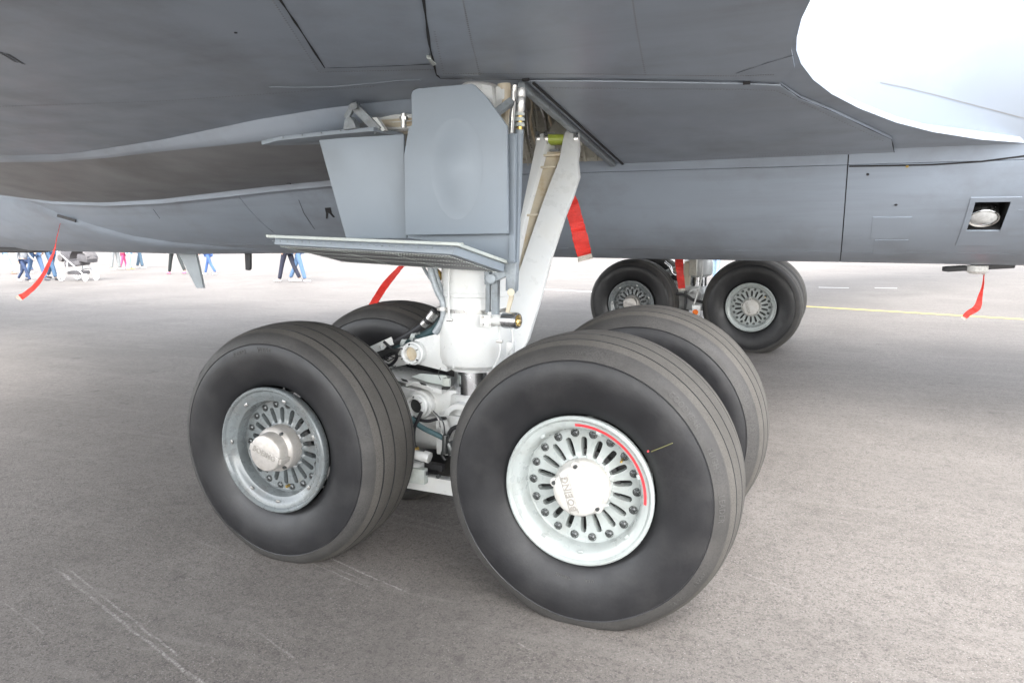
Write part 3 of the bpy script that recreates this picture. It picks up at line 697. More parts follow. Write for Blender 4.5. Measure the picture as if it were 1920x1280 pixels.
for q in ((778, 630), (760, 641)):
    bm = B(); p = at_y(*q, -.07); add_lathe(bm, [(.026, -.01), (.03, -.01), (.03, .01), (.026, .01), (.026, -.01)], p, (1, 0, -.5), 20); add_box(bm, p+Vector((.01, 0, -.035)), (.05, .02, .02)); O('hose_clamp', bm, M['rim'], AP)
bm = B(); add_lathe(bm, [(0, -.01), (.022, -.01), (.034, 0), (.036, .015), (.02, .03)], at_y(814, 517, -.04), (0, 1, 0), 24); O('brass_swivel', bm, M['brass'], AP)
tube_o('door_rod', py([(789, 492), (800, 512), (812, 530)], -.06), .008, 'bracket', sm=False)
bm = B(); q = at_y(831, 578, -.13); add_lathe(bm, [(.018, -.008), (.03, -.008), (.03, .008), (.018, .008)], q, (0, 0, 1), 16); O('conduit_clamp', bm, M['steel'], AP)
# bracket plate with wiring on the upper torque link
bm = B(); add_prism(bm, py([(688, 652), (732, 632), (738, 646), (724, 650), (706, 668), (696, 668)], -.10), (0, .012, 0)); O('hose_bracket', bm, M['white'], AP, bevel=.002)
bm = B(); add_cyl(bm, at_y(716, 650, -.115), at_y(716, 650, -.09), .009, n=10); O('bolt', bm, M['bolt'], AP)
random.seed(5)
for k in range(9):
    x0, y0 = random.uniform(708, 728), random.uniform(666, 684); pts = [(x0, y0)]
    for j in range(3): pts.append((pts[-1][0]+random.uniform(3, 11), pts[-1][1]+random.uniform(-7, 5)))
    tube_o('wire', py(pts, -.118), .0028, 'black', n=5)
bm = B(); add_prism(bm, py([(706, 660), (716, 656), (752, 652), (744, 664), (716, 672)], -.113), (0, .004, 0)); O('link_pocket', bm, M['brake'], AP)
# lifting eye and slots on the lower link flange
bm = B(); add_tube(bm, py([(762, 722), (780, 717), (800, 724), (812, 730)], -.13), .007, 6); O('grab_loop', bm, M['white'], AP)
for q in ((757, 712), (792, 719)):
    bm = B(); add_prism(bm, py([(q[0]-6, q[1]-3), (q[0]+5, q[1]), (q[0]+8, q[1]+4), (q[0]-2, q[1]+2)], -.137), (0, .003, 0)); O('slot', bm, M['brake'], AP)
bm = B(); add_box(bm, at_y(838, 716, -.12), (.035, .02, .04)); O('small_bracket', bm, M['lip'], AP, bevel=.003)
bm = B(); add_box(bm, at_y(836, 727, -.125), (.03, .03, .012)); O('small_bracket', bm, M['brake'], AP)
# valve on the strut with chrome end, piping
vb = at_y(914, 601, -.20)
bm = B(); add_box(bm, vb, (.055, .05, .055)); add_cyl(bm, vb+Vector((.02, 0, .005)), at_y(950, 601, -.20), .026, n=20); add_cyl(bm, at_y(920, 584, -.19), at_y(920, 600, -.19), .014, n=12)
vo_ = O('valve_block', bm, M['white'], AP, bevel=.004)
bm = B(); ax = (at_y(972, 601, -.21)-at_y(944, 600, -.20)); add_lathe(bm, [(.02, ax.length-.02), (.024, ax.length-.02), (.027, ax.length), (.033, ax.length), (.036, ax.length-.006), (.036, .004), (.03, 0), (0, 0)], at_y(944, 600, -.20), ax, 28); O('chrome_plug', bm, M['chrome'], vo_)
bm = B(); add_cyl(bm, at_y(944, 600, -.20)+ax*.5, at_y(944, 600, -.20)+ax*.85, .024, n=20); O('plug_face', bm, M['brass'], vo_)
for q in ((905, 594), (905, 608), (921, 594), (921, 608)):
    bm = B(); p = at_y(*q, -.225); add_cyl(bm, p, p+Vector((0, -.008, 0)), .006, n=8); O('bolt', bm, M['steel'], vo_)
tube_o('thin_pipe', py([(958, 612), (962, 630), (960, 650), (950, 665)], -.15), .004, 'white')
tube_o('safety_wire', py([(826, 690), (822, 700), (826, 712)], -.16), .002, 'bolt', n=5)
bm = B()
cpt = Vector((0, 0, 0)); pe = at_y(858, 633, -.175)
add_lathe(bm, [(.008, 0), (.011, -.006), (.014, 0)], pe, (0, 1, 0), 16); add_box(bm, pe+Vector((0, 0, -.018)), (.012, .008, .014)); O('grease_point', bm, M['lip'], AP)
bm = B(); add_box(bm, at_y(957, 652, -.12), (.03, .04, .06)); O('small_bracket', bm, M['white'], AP, bevel=.006)
tube_o('brake_line', py([(842, 505), (841, 560), (843, 600), (852, 640), (850, 690)], -.165), .005, 'white')
tube_o('brake_line', py([(935, 610), (938, 640), (936, 668), (925, 690)], -.165), .005, 'white')
tube_o('wire', py([(800, 640), (812, 655), (822, 668), (824, 690)], -.10), .004, 'bolt', n=6)
tube_o('black_hose', py([(720, 640), (735, 655), (744, 668), (735, 682), (716, 690)], -.10), .008, 'black')
for q in ((843, 600), (852, 645), (937, 640)):
    bm = B(); add_box(bm, at_y(*q, -.168), (.03, .014, .012)); O('line_clamp', bm, M['steel'], AP, bevel=.002)
bm = B(); add_prism(bm, py([(788, 700), (836, 704), (842, 714), (840, 724), (800, 716), (770, 706)], -.10), (0, .012, 0)); O('link_web', bm, M['lip'], AP, bevel=.002)
for q in ((778, 880), (800, 886), (823, 892)):
    bm = B(); p = at_y(*q, -.225); add_cyl(bm, p, p+Vector((0, -.012, 0)), .010, n=6); O('bolt', bm, M['bolt'], AP)
# rods and crank under the door
bm = B(); add_cyl(bm, at_y(916, 532, -.20), at_y(915, 585, -.19), .013, n=14); add_cyl(bm, at_y(916, 508, -.21), at_y(916, 532, -.20), .019, n=14); add_cyl(bm, at_y(916, 522, -.235), at_y(916, 522, -.19), .02, n=14)
o1 = O('door_rod', bm, M['bracket'], AP)
bm = B(); add_bar(bm, at_y(930, 512, -.205), at_y(929, 592, -.19), .03, .03, (0, 1, 0)); O('door_rod', bm, M['bracket'], AP, bevel=.004)
bm = B(); add_bar(bm, at_y(918, 524, -.24), at_y(956, 506, -.23), .04, .03, (0, 1, 0)); add_cyl(bm, at_y(920, 523, -.27), at_y(920, 523, -.22), .022, n=16); O('crank_arm', bm, M['bracket'], AP, bevel=.005)
bm = B(); add_prism(bm, py([(905, 500), (916, 502), (918, 530), (911, 530)], -.25), (0, .03, 0)); O('hinge_bracket', bm, M['bracket'], AP, bevel=.003)
bm = B(); add_prism(bm, py([(944, 494), (968, 492), (966, 530), (963, 550), (955, 552), (950, 528)], -.25), (0, .035, 0)); O('hinge_bracket', bm, M['bracket'], AP, bevel=.004)
bm = B(); add_cyl(bm, at_y(958, 548, -.265), at_y(958, 548, -.21), .016, n=14); O('hinge_bolt', bm, M['cream'], AP)
bm = B(); add_prism(bm, py([(956, 548), (962, 556), (952, 592), (946, 592)], -.19), (0, .012, 0)); O('door_link', bm, M['cream'], AP)
# vertical pipes right of the big door
bm = B(); add_cyl(bm, at_y(978, 165, -.16), at_y(977, 183, -.16), .022, n=18); add_cyl(bm, at_y(977, 183, -.16), at_y(975, 212, -.16), .020, n=18); up_ = O('swivel_fitting', bm, M['steel'], AP, bevel=.002)
bm = B()
for yy in (214, 224, 234): add_lathe(bm, [(.010, -.008), (.020, -.008), (.022, 0), (.020, .008), (.010, .008)], at_y(974.5, yy, -.16), (0, 0, 1), 16)
O('pipe_collar', bm, M['lip'], up_)
bm = B(); add_cyl(bm, at_y(975, 212, -.16), at_y(974, 246, -.16), .013, n=14); O('pipe_neck', bm, M['brass'], up_)
bm = B(); add_cyl(bm, at_y(974, 244, -.16), at_y(964, 500, -.20), .019, .016, n=18); O('vertical_pipe', bm, M['door'], AP)
bm = B(); add_cyl(bm, at_y(965, 160, -.12), at_y(958, 250, -.12), .013, n=14); add_cyl(bm, at_y(964, 184, -.12), at_y(963.5, 190, -.12), .02, n=14); O('vertical_pipe', bm, M['steel'], AP)
bm = B(); add_prism(bm, py([(902, 158), (922, 160), (928, 206), (918, 200), (898, 180)], -.10), (0, .10, 0)); add_prism(bm, py([(928, 160), (946, 166), (946, 184), (938, 206), (929, 206)], -.08), (0, .10, 0)); O('trunnion_casting', bm, M['white'], AP, bevel=.008)
bm = B(); add_bar(bm, at_y(930, 212, -.22), at_y(960, 190, -.16), .03, .03, (0, 1, 0)); O('door_hinge_arm', bm, M['bracket'], AP, bevel=.004)
bm = B(); add_cyl(bm, at_y(945, 158, -.05), at_y(950, 240, -.05), .03, n=14); O('retract_actuator', bm, M['cream'], AP)

# side brace: channel beam running up and inboard
def bd(y): return 4.15-(y-262)*(.45/338)
def bpt(px_): return [at_depth(a, b_, bd(b_)) for a, b_ in px_]
bm = B(); add_prism(bm, bpt([(1055, 262), (1060, 246), (1072, 242), (1082, 250), (1084, 282), (1081, 305), (1084, 335), (1072, 372), (1056, 412), (1030, 492), (1012, 560), (988, 640), (955, 700), (925, 700), (938, 600), (960, 545), (1009, 402), (1028, 350), (1048, 300)]), (.0, .05, .01)); br = O('side_brace', bm, M['white'], AP, bevel=.006)
bm = B(); add_prism(bm, bpt([(1006, 262), (1010, 252), (1019, 250), (1024, 262), (1016, 300), (986, 405), (976, 450), (966, 500), (955, 500), (966, 450), (976, 405), (998, 300)]), (.02, .13, .02)); O('brace_flange', bm, M['white'], br, bevel=.005)
bm = B(); add_prism(bm, [p+Vector((.0, .035, .0)) for p in bpt([(1004, 284), (1056, 284), (1012, 430), (970, 560), (940, 560), (966, 430)])], (.0, .02, 0)); O('brace_web', bm, M['cream'], br)
for yy in (290, 402, 312):
    bm = B(); xa = interp([(262, 1016), (405, 984), (500, 960)], yy); xb = interp([(262, 1060), (405, 1006), (500, 975)], yy)
    bd_ = bd(yy); add_prism(bm, [at_depth(xa, yy, bd_)+Vector((0, .004, 0)), at_depth(xb, yy-2, bd_)+Vector((0, .004, 0)), at_depth(xb, yy+2, bd_)+Vector((0, .004, 0)), at_depth(xa, yy+4, bd_)+Vector((0, .004, 0))], (0, .08, 0)); O('brace_rib', bm, M['cream'], br, bevel=.002)
pa, pb = at_depth(1014, 262, 4.2), at_depth(1074, 262, 4.2)
bm = B(); add_cyl(bm, at_depth(1026, 262, 4.19), at_depth(1056, 262, 4.19), .030, n=24); O('brace_bushing', bm, M['green'], br)
for q in ((1004, 1012), (1019, 1027), (1074, 1083)):
    bm = B(); add_cyl(bm, at_depth(q[0], 262, 4.19), at_depth(q[1], 262, 4.19), .045, n=24); O('brace_pin', bm, M['steel'], br, bevel=.003)
bm = B(); add_prism(bm, [at_depth(x, y, 4.32) for x, y in ((1020, 262), (1040, 225), (1075, 232), (1084, 270), (1050, 290), (1026, 286))], (.0, .08, .0)); O('brace_fitting', bm, M['khaki'], AP, bevel=.006)
bm = B(); add_box(bm, at_depth(1040, 282, 4.16), (.05, .02, .012)); O('link_stop', bm, M['bolt'], br)
# hoses between the wheels
tube_o('black_hose', py([(765, 780), (790, 800), (820, 815), (838, 824)], -.22), .013, 'teal')
tube_o('black_hose', py([(790, 772), (782, 790), (776, 805), (776, 830), (781, 840)], -.23), .009, 'black')
tube_o('black_hose', py([(776, 784), (800, 789), (820, 785), (836, 784)], -.19), .008, 'black')
tube_o('wire', py([(808, 772), (822, 785), (826, 805), (832, 818)], -.24), .003, 'steel', n=6)
tube_o('wire', py([(812, 770), (830, 790), (834, 812), (836, 822)], -.24), .003, 'bolt', n=6)
tube_o('black_hose', py([(838, 822), (846, 806), (856, 800), (866, 800)], -.22), .010, 'black')
tube_o('black_hose', py([(838, 824), (834, 840), (830, 852), (836, 862)], -.24), .010, 'black')
bm = B(); add_cyl(bm, at_y(836, 815, -.25), at_y(834, 850, -.25), .016, n=10); add_cyl(bm, at_y(842, 828, -.23), at_y(850, 850, -.23), .026, n=12); O('hose_union', bm, M['bolt'], AP, bevel=.003)
bm = B(); add_cyl(bm, at_y(780, 838, -.24), at_y(782, 848, -.24), .014, n=10); O('hose_union', bm, M['brass'], AP)
bm = B(); add_cyl(bm, at_y(772, 850, -.25), at_y(795, 856, -.25), .024, n=14); add_cyl(bm, at_y(795, 854, -.25), at_y(806, 858, -.25), .028, n=8); O('brake_line_fitting', bm, M['white'], AP, bevel=.003)
# far gear: dressing seen between its wheels
def fpy(px_, y=6.25): return [at_y(a, b_, y) for a, b_ in px_]
def fbox(name, q, s, m, y=6.3):
    bm = B(); add_box(bm, at_y(*q, y), s); O(name, bm, M[m], AP, bevel=.01)
fbox('junction_box', (1300, 500), (.09, .1, .22), 'khaki'); fbox('junction_box', (1289, 512), (.07, .1, .3), 'cream', 6.35)
tube_o('black_hose', fpy([(1268, 551), (1285, 553), (1300, 562), (1318, 566)], 6.1), .018, 'black')
tube_o('black_hose', fpy([(1285, 545), (1286, 565), (1283, 590)], 6.1), .016, 'black')
tube_o('conduit', fpy([(1246, 492), (1256, 500), (1262, 512), (1275, 518)], 6.2), .02, 'chrome')
bm = B(); add_prism(bm, fpy([(1297, 572), (1314, 572), (1311, 592), (1299, 592)], 5.95), (0, .04, 0)); O('jacking_lug', bm, M['white'], AP, bevel=.005)
bm = B(); p = at_y(1304, 585, 5.94); add_cyl(bm, p, p+Vector((0, -.012, 0)), .035, n=16)
O('amber_reflector', bm, mat('amber plastic', (.75, .16, .02), .15, 0, .2, 30, coat=1), AP)
tube_o('thin_pipe', fpy([(1317, 490), (1316, 520), (1300, 575)], 6.0), .01, 'white')

# ---- wheels
def tyre_profile(R, w_):
    k = (R-.292)/(.583-.292); s = w_/.424
    half = [(.283, -.13), (.291, -.155), (.300, -.166), (.315, -.177), (.340, -.189), (.375, -.201), (.415, -.2095), (.450, -.212), (.482, -.2085), (.499, -.2035), (.5005, -.2005), (.503, -.2005), (.505, -.2025), (.522, -.196), (.538, -.186), (.549, -.174), (.5545, -.165),
            (.564, -.145), (.5695, -.1305), (.561, -.1295), (.561, -.1225), (.571, -.1215), (.578, -.085), (.5803, -.0545), (.571, -.0535), (.571, -.0465), (.5812, -.0455), (.583, 0)]
    mt = []
    for a, b_ in zip(half, half[1:]):
        rm = (a[0]+b_[0])/2; g_ = (.5605 < min(a[0], b_[0]) < .5615 and a[1] > -.131) or min(a[0], b_[0]) == .571 and a[1] > -.0550
        mt.append(3 if g_ or .5004 < min(a[0], b_[0]) < .5031 and max(a[0], b_[0]) < .5035 else (0 if rm < .506 else (2 if rm < .557 else 1)))
    full = half+[(r, -y) for r, y in half[-2::-1]]; mt = mt+mt[::-1]
    return [(.292+(r-.292)*k if r > .292 else r, y*s) for r, y in full], mt
def tyre_mesh(R, w_, h, flip, text=()):
    bm = B(); pr, mt = tyre_profile(R, w_); N_ = 160
    rows = []
    for r, y in pr: rows.append([bm.verts.new((r*math.cos(2*PI*i/N_), y, r*math.sin(2*PI*i/N_))) for i in range(N_)])
    for j in range(len(pr)-1):
        for i in range(N_):
            f = bm.faces.new((rows[j][i], rows[j][(i+1) % N_], rows[j+1][(i+1) % N_], rows[j+1][i])); f.material_index = mt[j]
    def deform(co):
        d = -co.z-(h-.16)
        if d > 0:
            s = min(1, d/.16); co.y *= 1+.024*s*s; co.z -= d*.10*s
        lim = -h+GZ+.001
        if co.z < lim: co.z = lim
        elif co.z < lim+.03: pass
        return co
    for v in bm.verts: v.co = deform(v.co)
    me = fin(bm, 'tyre', 45)
    for m_ in ('side', 'tread', 'sidet', 'gap'): me.materials.append(M[m_])
    tms = []
    def yprof(r):
        for (r1, y1), (r2, y2) in zip(pr, pr[1:]):
            if r1 <= r <= r2 and y1 < 0: return y1+(y2-y1)*(r-r1)/(r2-r1+1e-9)
        return -w_/2
    for (s, size, rad, ang, sp) in text:
        tm = text_mesh(s, size, .0012, sp)
        for v in tm.vertices:
            a = ang-v.co.x/rad; r = rad+v.co.y; z = v.co.z
            c = Vector((r*math.cos(a), yprof(r)-.0008-z, r*math.sin(a))); v.co = deform(c)
        tms.append(tm)
    return me, tms
def rim_meshes(dY, kind):
    out = {}; K_ = 1 if kind == 'A' else .95
    bm = B()
    pr = [(.283, -.15), (.292, -.188), (.291, -.196), (.286, -.2005), (.280, -.2005), (.275, -.196), (.271, -.190), (.262, -.188), (.249, -.184), (.243, -.178), (.237*K_, -.168), (.231*K_, -.15), (.229*K_, dY-.006), (.224*K_, dY-.001), (.216*K_, dY)]
    add_lathe(bm, pr, n=96)
    # slotted disc
    NS = 18; r_in, r_out, M_ = .095, .216*K_, 32
    def disc_y(r): return dY+(-.012 if r < .12 else 0)*(.12-r)/.025
    for k in range(NS):
        c = 2*PI*(k+.5)/NS; hw = PI/NS; ob = []
        per = M_//4
        for i in range(per): ob.append((r_in, -hw+2*hw*i/per))
        for i in range(per): ob.append((r_in+(r_out-r_in)*i/per, hw))
        for i in range(per): ob.append((r_out, hw-2*hw*i/per))
        for i in range(per): ob.append((r_out-(r_out-r_in)*i/per, -hw))
        ib = []
        for (r, a) in ob:
            x = (r-r_in)/(r_out-r_in)*2-1; y = a/hw
            an = math.atan2(y, x*1.0); rc = .152*K_; L2, wd = .026*K_, .0105
            cx_, sx_ = math.cos(an), math.sin(an)
            wd2 = .0118+.0028*cx_
            rr = rc+L2*(1 if cx_ > 0 else -1)*min(1, abs(cx_)*1.6)+wd2*cx_; tt = wd2*sx_*(1 if abs(cx_) < .97 else 1)
            ib.append((rr, tt))
        def pv(r, a, y): return Vector((r*math.cos(c+a), y, r*math.sin(c+a)))
        ov = [bm.verts.new(pv(r, a, dY if r > .12 else dY-.01)) for r, a in ob]
        e, t_ = Vector((math.cos(c), 0, math.sin(c))), Vector((-math.sin(c), 0, math.cos(c)))
        iv = [bm.verts.new(e*r+t_*x+Vector((0, dY, 0))) for r, x in ib]
        iw = [bm.verts.new(e*r*1.0+t_*x*.8+Vector((0, dY+.035, 0))) for r, x in ib]
        for i in range(M_):
            j = (i+1) % M_
            bm.faces.new((ov[i], ov[j], iv[j], iv[i])); bm.faces.new((iv[i], iv[j], iw[j], iw[i]))
    bmesh.ops.remove_doubles(bm, verts=bm.verts, dist=1e-4)
    add_lathe(bm, [(.283, .15), (.292, .19), (.286, .2), (.275, .196), (.262, .188), (.243, .178), (.231, .14), (.229, .06)], n=64)
    out['rim'] = fin(bm, 'rim', 32)
    bm = B(); add_lathe(bm, [(0, dY+.05), (.225, dY+.05)], n=32); add_lathe(bm, [(.12, dY+.02), (.14, dY+.022), (.14, dY+.05)], n=48); out['brake_disc'] = fin(bm, 'brake_disc')
    bm = B(); add_lathe(bm, [(0, -.016), (.0045, -.016), (.0052, -.009), (.0085, -.008), (.0105, -.006), (.0125, -.005), (.0135, 0)], n=6); add_lathe(bm, [(.0135, 0), (.0165, -.0025), (.0165, .001)], n=16); out['rim_bolt'] = fin(bm, 'rim_bolt', 30)
    bm = B()
    if kind == 'A': add_lathe(bm, [(0, -.206), (.06, -.206), (.086, -.202), (.096, -.194), (.099, -.18), (.102, -.16), (.108, -.152), (.110, -.146), (.110, dY)], n=64)
    else: add_lathe(bm, [(0, -.242), (.076, -.242), (.081, -.239), (.083, -.235), (.086, -.20), (.087, -.186), (.101, -.178), (.104, -.170), (.105, dY)], n=64)
    out['hub_cap'] = fin(bm, 'hub_cap', 40)
    return out
def text_on_cap(s, size, rot, y, off=(0, 0)):
    tm = text_mesh(s, size, .0022, 1.05, .0009)
    for v in tm.vertices:
        x, z = v.co.x+off[0], v.co.y+off[1]; v.co = Vector((x*math.cos(rot)-z*math.sin(rot), y-v.co.z-.0005, x*math.sin(rot)+z*math.cos(rot)))
    return tm
RMA, RMB = rim_meshes(-.115, 'A'), rim_meshes(-.11, 'B')
YA, YB = -.206, -.242
rA = math.radians(107); rB = math.radians(-20)
tA = text_on_cap('BOEING', .036, rA, YA, (0, .030)); tB = text_on_cap('BOEING', .034, rB, YB-.003)
def make_wheel(loc, R, w_, h, kind, flip=False, texts=(), label=None):
    """wheel part with tyre, rim, hub cap, bolts as its sub-parts; flip turns the outer face to +Y"""
    W_ = empty('wheel', loc, (0, 0, PI if flip else 0), AP)
    if label: W_['label'] = label
    me, tms = tyre_mesh(R, w_, h, flip, texts); mobj('tyre', me, None, W_, local=True)
    for tm in tms: mobj('sidewall_lettering', tm, M['tside'], W_, local=True)
    RM = RMA if kind == 'A' else RMB; rm = M['rim'] if kind == 'A' else M['rimd']
    mobj('rim', RM['rim'], rm, W_, local=True); mobj('brake_disc', RM['brake_disc'], M['brake'], W_, local=True)
    mobj('hub_cap', RM['hub_cap'], M['capw'] if kind == 'A' else M['cap'], W_, local=True)
    dY = -.115 if kind == 'A' else -.11; br_ = .208 if kind == 'A' else .1965
    for k in range(18):
        a = 2*PI*k/18; mobj('rim_bolt', RM['rim_bolt'], M['bolt'], W_, (br_*math.cos(a), dY, br_*math.sin(a)), local=True)
    mobj('cap_lettering', tA if kind == 'A' else tB, M['capt'], W_, local=True)
    return W_
def wheel_extras(W_, kind, stripe):
    def LO(name, bm, m, **k): return O(name, bm, m, W_, local=True, **k)
    if stripe:
        bm = B(); n = 40; rows = []
        for i in range(n+1):
            a = math.radians(-4+(93+4)*i/n); rows.append([Vector((r*math.cos(a), y, r*math.sin(a))) for r, y in ((.2505, -.1852), (.2565, -.187), (.2615, -.1884))])
        loft(rows, bm=bm); LO('red_stripe', bm, M['redp'])
        bm = B(); add_cyl(bm, (.325*math.cos(.62), -.194, .325*math.sin(.62)), (.325*math.cos(.62), -.198, .325*math.sin(.62)), .004, n=8); LO('red_dot', bm, M['redp'])
        bm = B(); add_bar(bm, (.335*math.cos(.60), -.193, .335*math.sin(.60)), (.425*math.cos(.585), -.2145, .425*math.sin(.585)), .0028, .008, (0, 1, 0)); LO('chalk_mark', bm, M['chalk'])
        bm = B(); p = Vector((.196*math.cos(.68), -.118, .196*math.sin(.68))); add_cyl(bm, p, p+Vector((.003, -.035, 0)), .005, n=8); LO('valve_stem', bm, M['brass'])
        bm = B()
        for an in (1.66, -.62, 2.9): 
            p = Vector((.095*math.cos(an), 0, .095*math.sin(an))); add_cyl(bm, p+Vector((0, -.15, 0)), p+Vector((0, -.19, 0)), .019, n=12)
        LO('cap_boss', bm, M['capw'])
        for an in (1.66, -.62, 2.9):
            bm = B(); p = Vector((.097*math.cos(an), 0, .097*math.sin(an))); add_cyl(bm, p+Vector((0, -.19, 0)), p+Vector((0, -.2, 0)), .008, n=8); LO('cap_bolt', bm, M['bolt'])
        bm = B(); e1 = Vector((math.cos(rA), 0, math.sin(rA))); e2 = Vector((-e1.z, 0, e1.x)); s = e2*.030
        for off_ in (.014, .047):
            a_, b_ = -e1*.078+e2*off_, e1*.078+e2*off_; add_bar(bm, a_+Vector((0, -.2065, 0)), b_+Vector((0, -.2065, 0)), .0015, .002, (0, 1, 0))
        LO('cap_ridge', bm, M['capt'])
    for an in (.35, 1.25, 2.2, 3.1, 4.1, 4.75, 5.6):
        bm = B(); p = Vector((.243*math.cos(an), -.183, .243*math.sin(an))); add_box(bm, p, (.012, .006, .02), Matrix.Rotation(-an, 3, 'Y')); LO('balance_weight', bm, M['rim'] if kind == 'A' else M['steel'], bevel=.002)
    if kind == 'B':
        bm = B(); e1 = Vector((math.cos(rB), 0, math.sin(rB))); add_bar(bm, -e1*.083+Vector((0, YB, 0)), e1*.083+Vector((0, YB, 0)), .034, .006, (0, 1, 0))
        add_bar(bm, e1*.086+Vector((0, YB+.002, 0)), e1*.088+Vector((0, -.18, 0)), .026, .016, (e1.x, e1.y, e1.z)); LO('cap_bar', bm, M['cap'], bevel=.002)
        for an in (1.0, -.9, 3.1):
            bm = B(); p = Vector((.095*math.cos(an), -.176, .095*math.sin(an))); add_cyl(bm, p, p+Vector((0, -.014, 0)), .008, n=8); LO('cap_bolt', bm, M['bolt'])
        bm = B(); p = Vector((.18*math.cos(4.95), -.14, .18*math.sin(4.95))); add_cyl(bm, p, p+Vector((0, -.02, 0)), .007, n=10); LO('valve_stem', bm, M['brass'])
WH = .56; L2_, S2_ = .7247, .4419
ta = [('GOODYEAR', .026, .527, math.radians(42), 1.15), ('FLIGHT', .026, .527, math.radians(20), 1.15), ('LEADER', .026, .527, math.radians(1), 1.15), ('49X17', .022, .527, math.radians(-30), 1.2), ('26 PR', .022, .527, math.radians(-44), 1.2), ('GOODYEAR', .016, .528, math.radians(92), 1.1), ('TUBELESS', .013, .350, math.radians(-99), 1.15), ('U.S.A.', .013, .350, math.radians(-82), 1.15)]
tb = [('AERO', .026, .462, math.radians(108), 1.25), ('WEST', .026, .462, math.radians(90), 1.25), ('49X17', .020, .527, math.radians(140), 1.2)]
wa = make_wheel((L2_, -S2_, WH), .582, .429, WH, 'A', False, ta, 'wheel with a red arc on its pale rim and a white hub cap')
wheel_extras(wa, 'A', True)
wb = make_wheel((-L2_, -S2_, .552), .562, .414, .552, 'B', False, tb, 'wheel with a deep grey rim and a bare metal hub cap')
wheel_extras(wb, 'B', False)
wc = make_wheel((L2_+.01, S2_+.02, WH), .590, .429, WH, 'A', True)
wd_ = make_wheel((-L2_, S2_, .555), .572, .429, .555, 'B', True)
for (src, x, y) in ((wb, -L2_, -S2_), (wa, L2_, -S2_), (wd_, -L2_, S2_), (wc, L2_, S2_)):
    c = src.copy(); COL.objects.link(c); c.location = (GX2+x, GY2+y, src.location.z)
    if 'label' in c: del c['label']
    for ch in list(src.children):
        if ch.name.split('.')[0] in ('red_stripe', 'red_dot', 'chalk_mark', 'sidewall_lettering'): continue
        k = ch.copy(); COL.objects.link(k); k.parent = c

# ---- belly antennas
def blade(name, px_, y, th, m):
    bm = B(); add_prism(bm, [at_y(a, b_, y) for a, b_ in px_], (0, th, 0)); return O(name, bm, m, AP, bevel=.004)
blade('blade_antenna', [(328, 462), (364, 462), (381, 540), (368, 540)], 3.29, .035, M['ant'])
blade('blade_antenna', [(458, 464), (469, 464), (469, 504), (466, 507), (460, 506)], 3.29, .03, M['antd'])
bm = B(); add_lathe(bm, [(0, -.03), (.12, -.028), (.19, -.012), (.2, .02)], at_y(290, 468, 3.3), (0, 0, 1), 24); O('belly_dome', bm, M['antd'], AP)
bm = B(); c = at_y(1834, 505, 3.3); add_prism(bm, [c+Vector((-.24, -.03, -.015)), c+Vector((-.2, -.05, -.02)), c+Vector((.22, -.05, .015)), c+Vector((.24, .03, .02)), c+Vector((-.2, .06, -.015))], (0, 0, .035)); ma = O('drain_mast', bm, M['antd'], AP, bevel=.006)
bm = B(); add_lathe(bm, [(0, -.035), (.05, -.03), (.075, -.01), (.075, .03)], c+Vector((-.01, -.02, .0)), (0, 0, 1), 24); O('mast_dome', bm, M['wht'], ma)
bm = B(); add_box(bm, c+Vector((0, 0, .06)), (.1, .05, .1)); O('mast_foot', bm, M['ant'], ma)
bm = B(); add_lathe(bm, [(0, 0), (.13, .0), (.16, .02), (.16, .10)], at_y(20, 470, 3.3)-Vector((0, 0, .02)), (0, 0, 1), 24)  # flat dark body, stretched lengthwise under the forward belly
for v in bm.verts: v.co.x = at_y(20, 470, 3.3).x+(v.co.x-at_y(20, 470, 3.3).x)*5
O('dark_belly_strip', bm, M['antd'], AP)
bm = B(); add_bar(bm, at_fus(108, 404, .02), at_fus(142, 414, .02), .02, .03); O('ribbon_hook', bm, M['antd'], AP)

# ================================================================== red ribbons
def ribbon(path, wd, label, tw=(0, 0), end='webb', side=None):
    """path: 3-D points; wd: width table; a thin band with a little thickness"""
    P = smooth_path(path, 12); n = len(P); rows = []; sd0 = path[0].x*7
    for i, p in enumerate(P):
        t = i/(n-1); d = (P[min(i+1, n-1)]-P[max(i-1, 0)]).normalized()
        s = Vector(side or cr); s = (s-d*s.dot(d)).normalized(); nn = d.cross(s); a = tw[0]+(tw[1]-tw[0])*t+.25*math.sin(t*9)
        s2 = s*math.cos(a)+nn*math.sin(a); n2 = d.cross(s2)*.0015; w_ = interp(wd, t)/2; cr_ = d.cross(s2); q1 = noise.noise((sd0, i*.45, 0))*.16*w_*2; q2 = noise.noise((sd0, i*.6, 9))*.16*w_*2; q3 = noise.noise((sd0, i*.5, 5))*.22*w_*2; w_ *= 1+.07*noise.noise((sd0, i*.3, 3))
        rows.append([p-s2*w_+n2+cr_*q1, p+n2+cr_*q3, p+s2*w_+n2+cr_*q2, p+s2*w_-n2+cr_*q2, p-n2+cr_*q3, p-s2*w_-n2+cr_*q1, p-s2*w_+n2+cr_*q1])
    root = empty('red_ribbon', path[0]); tag(root, label, 'ribbon', 'red warning ribbons hanging from the aircraft')
    k = int(n*.93); bm = loft(rows[:k+1]); O('band', bm, M['red'], root, smooth=50)
    bm = loft(rows[k:]); O('frayed_end', bm, M[end], root, smooth=50)
    bm = B(); add_lathe(bm, [(.008, -.002), (.012, 0), (.008, .002), (.006, 0), (.008, -.002)], Vector(path[0])+Vector((0, 0, .004)), (0, 1, 0), 14); O('ring', bm, M['steel'], root)
    return root
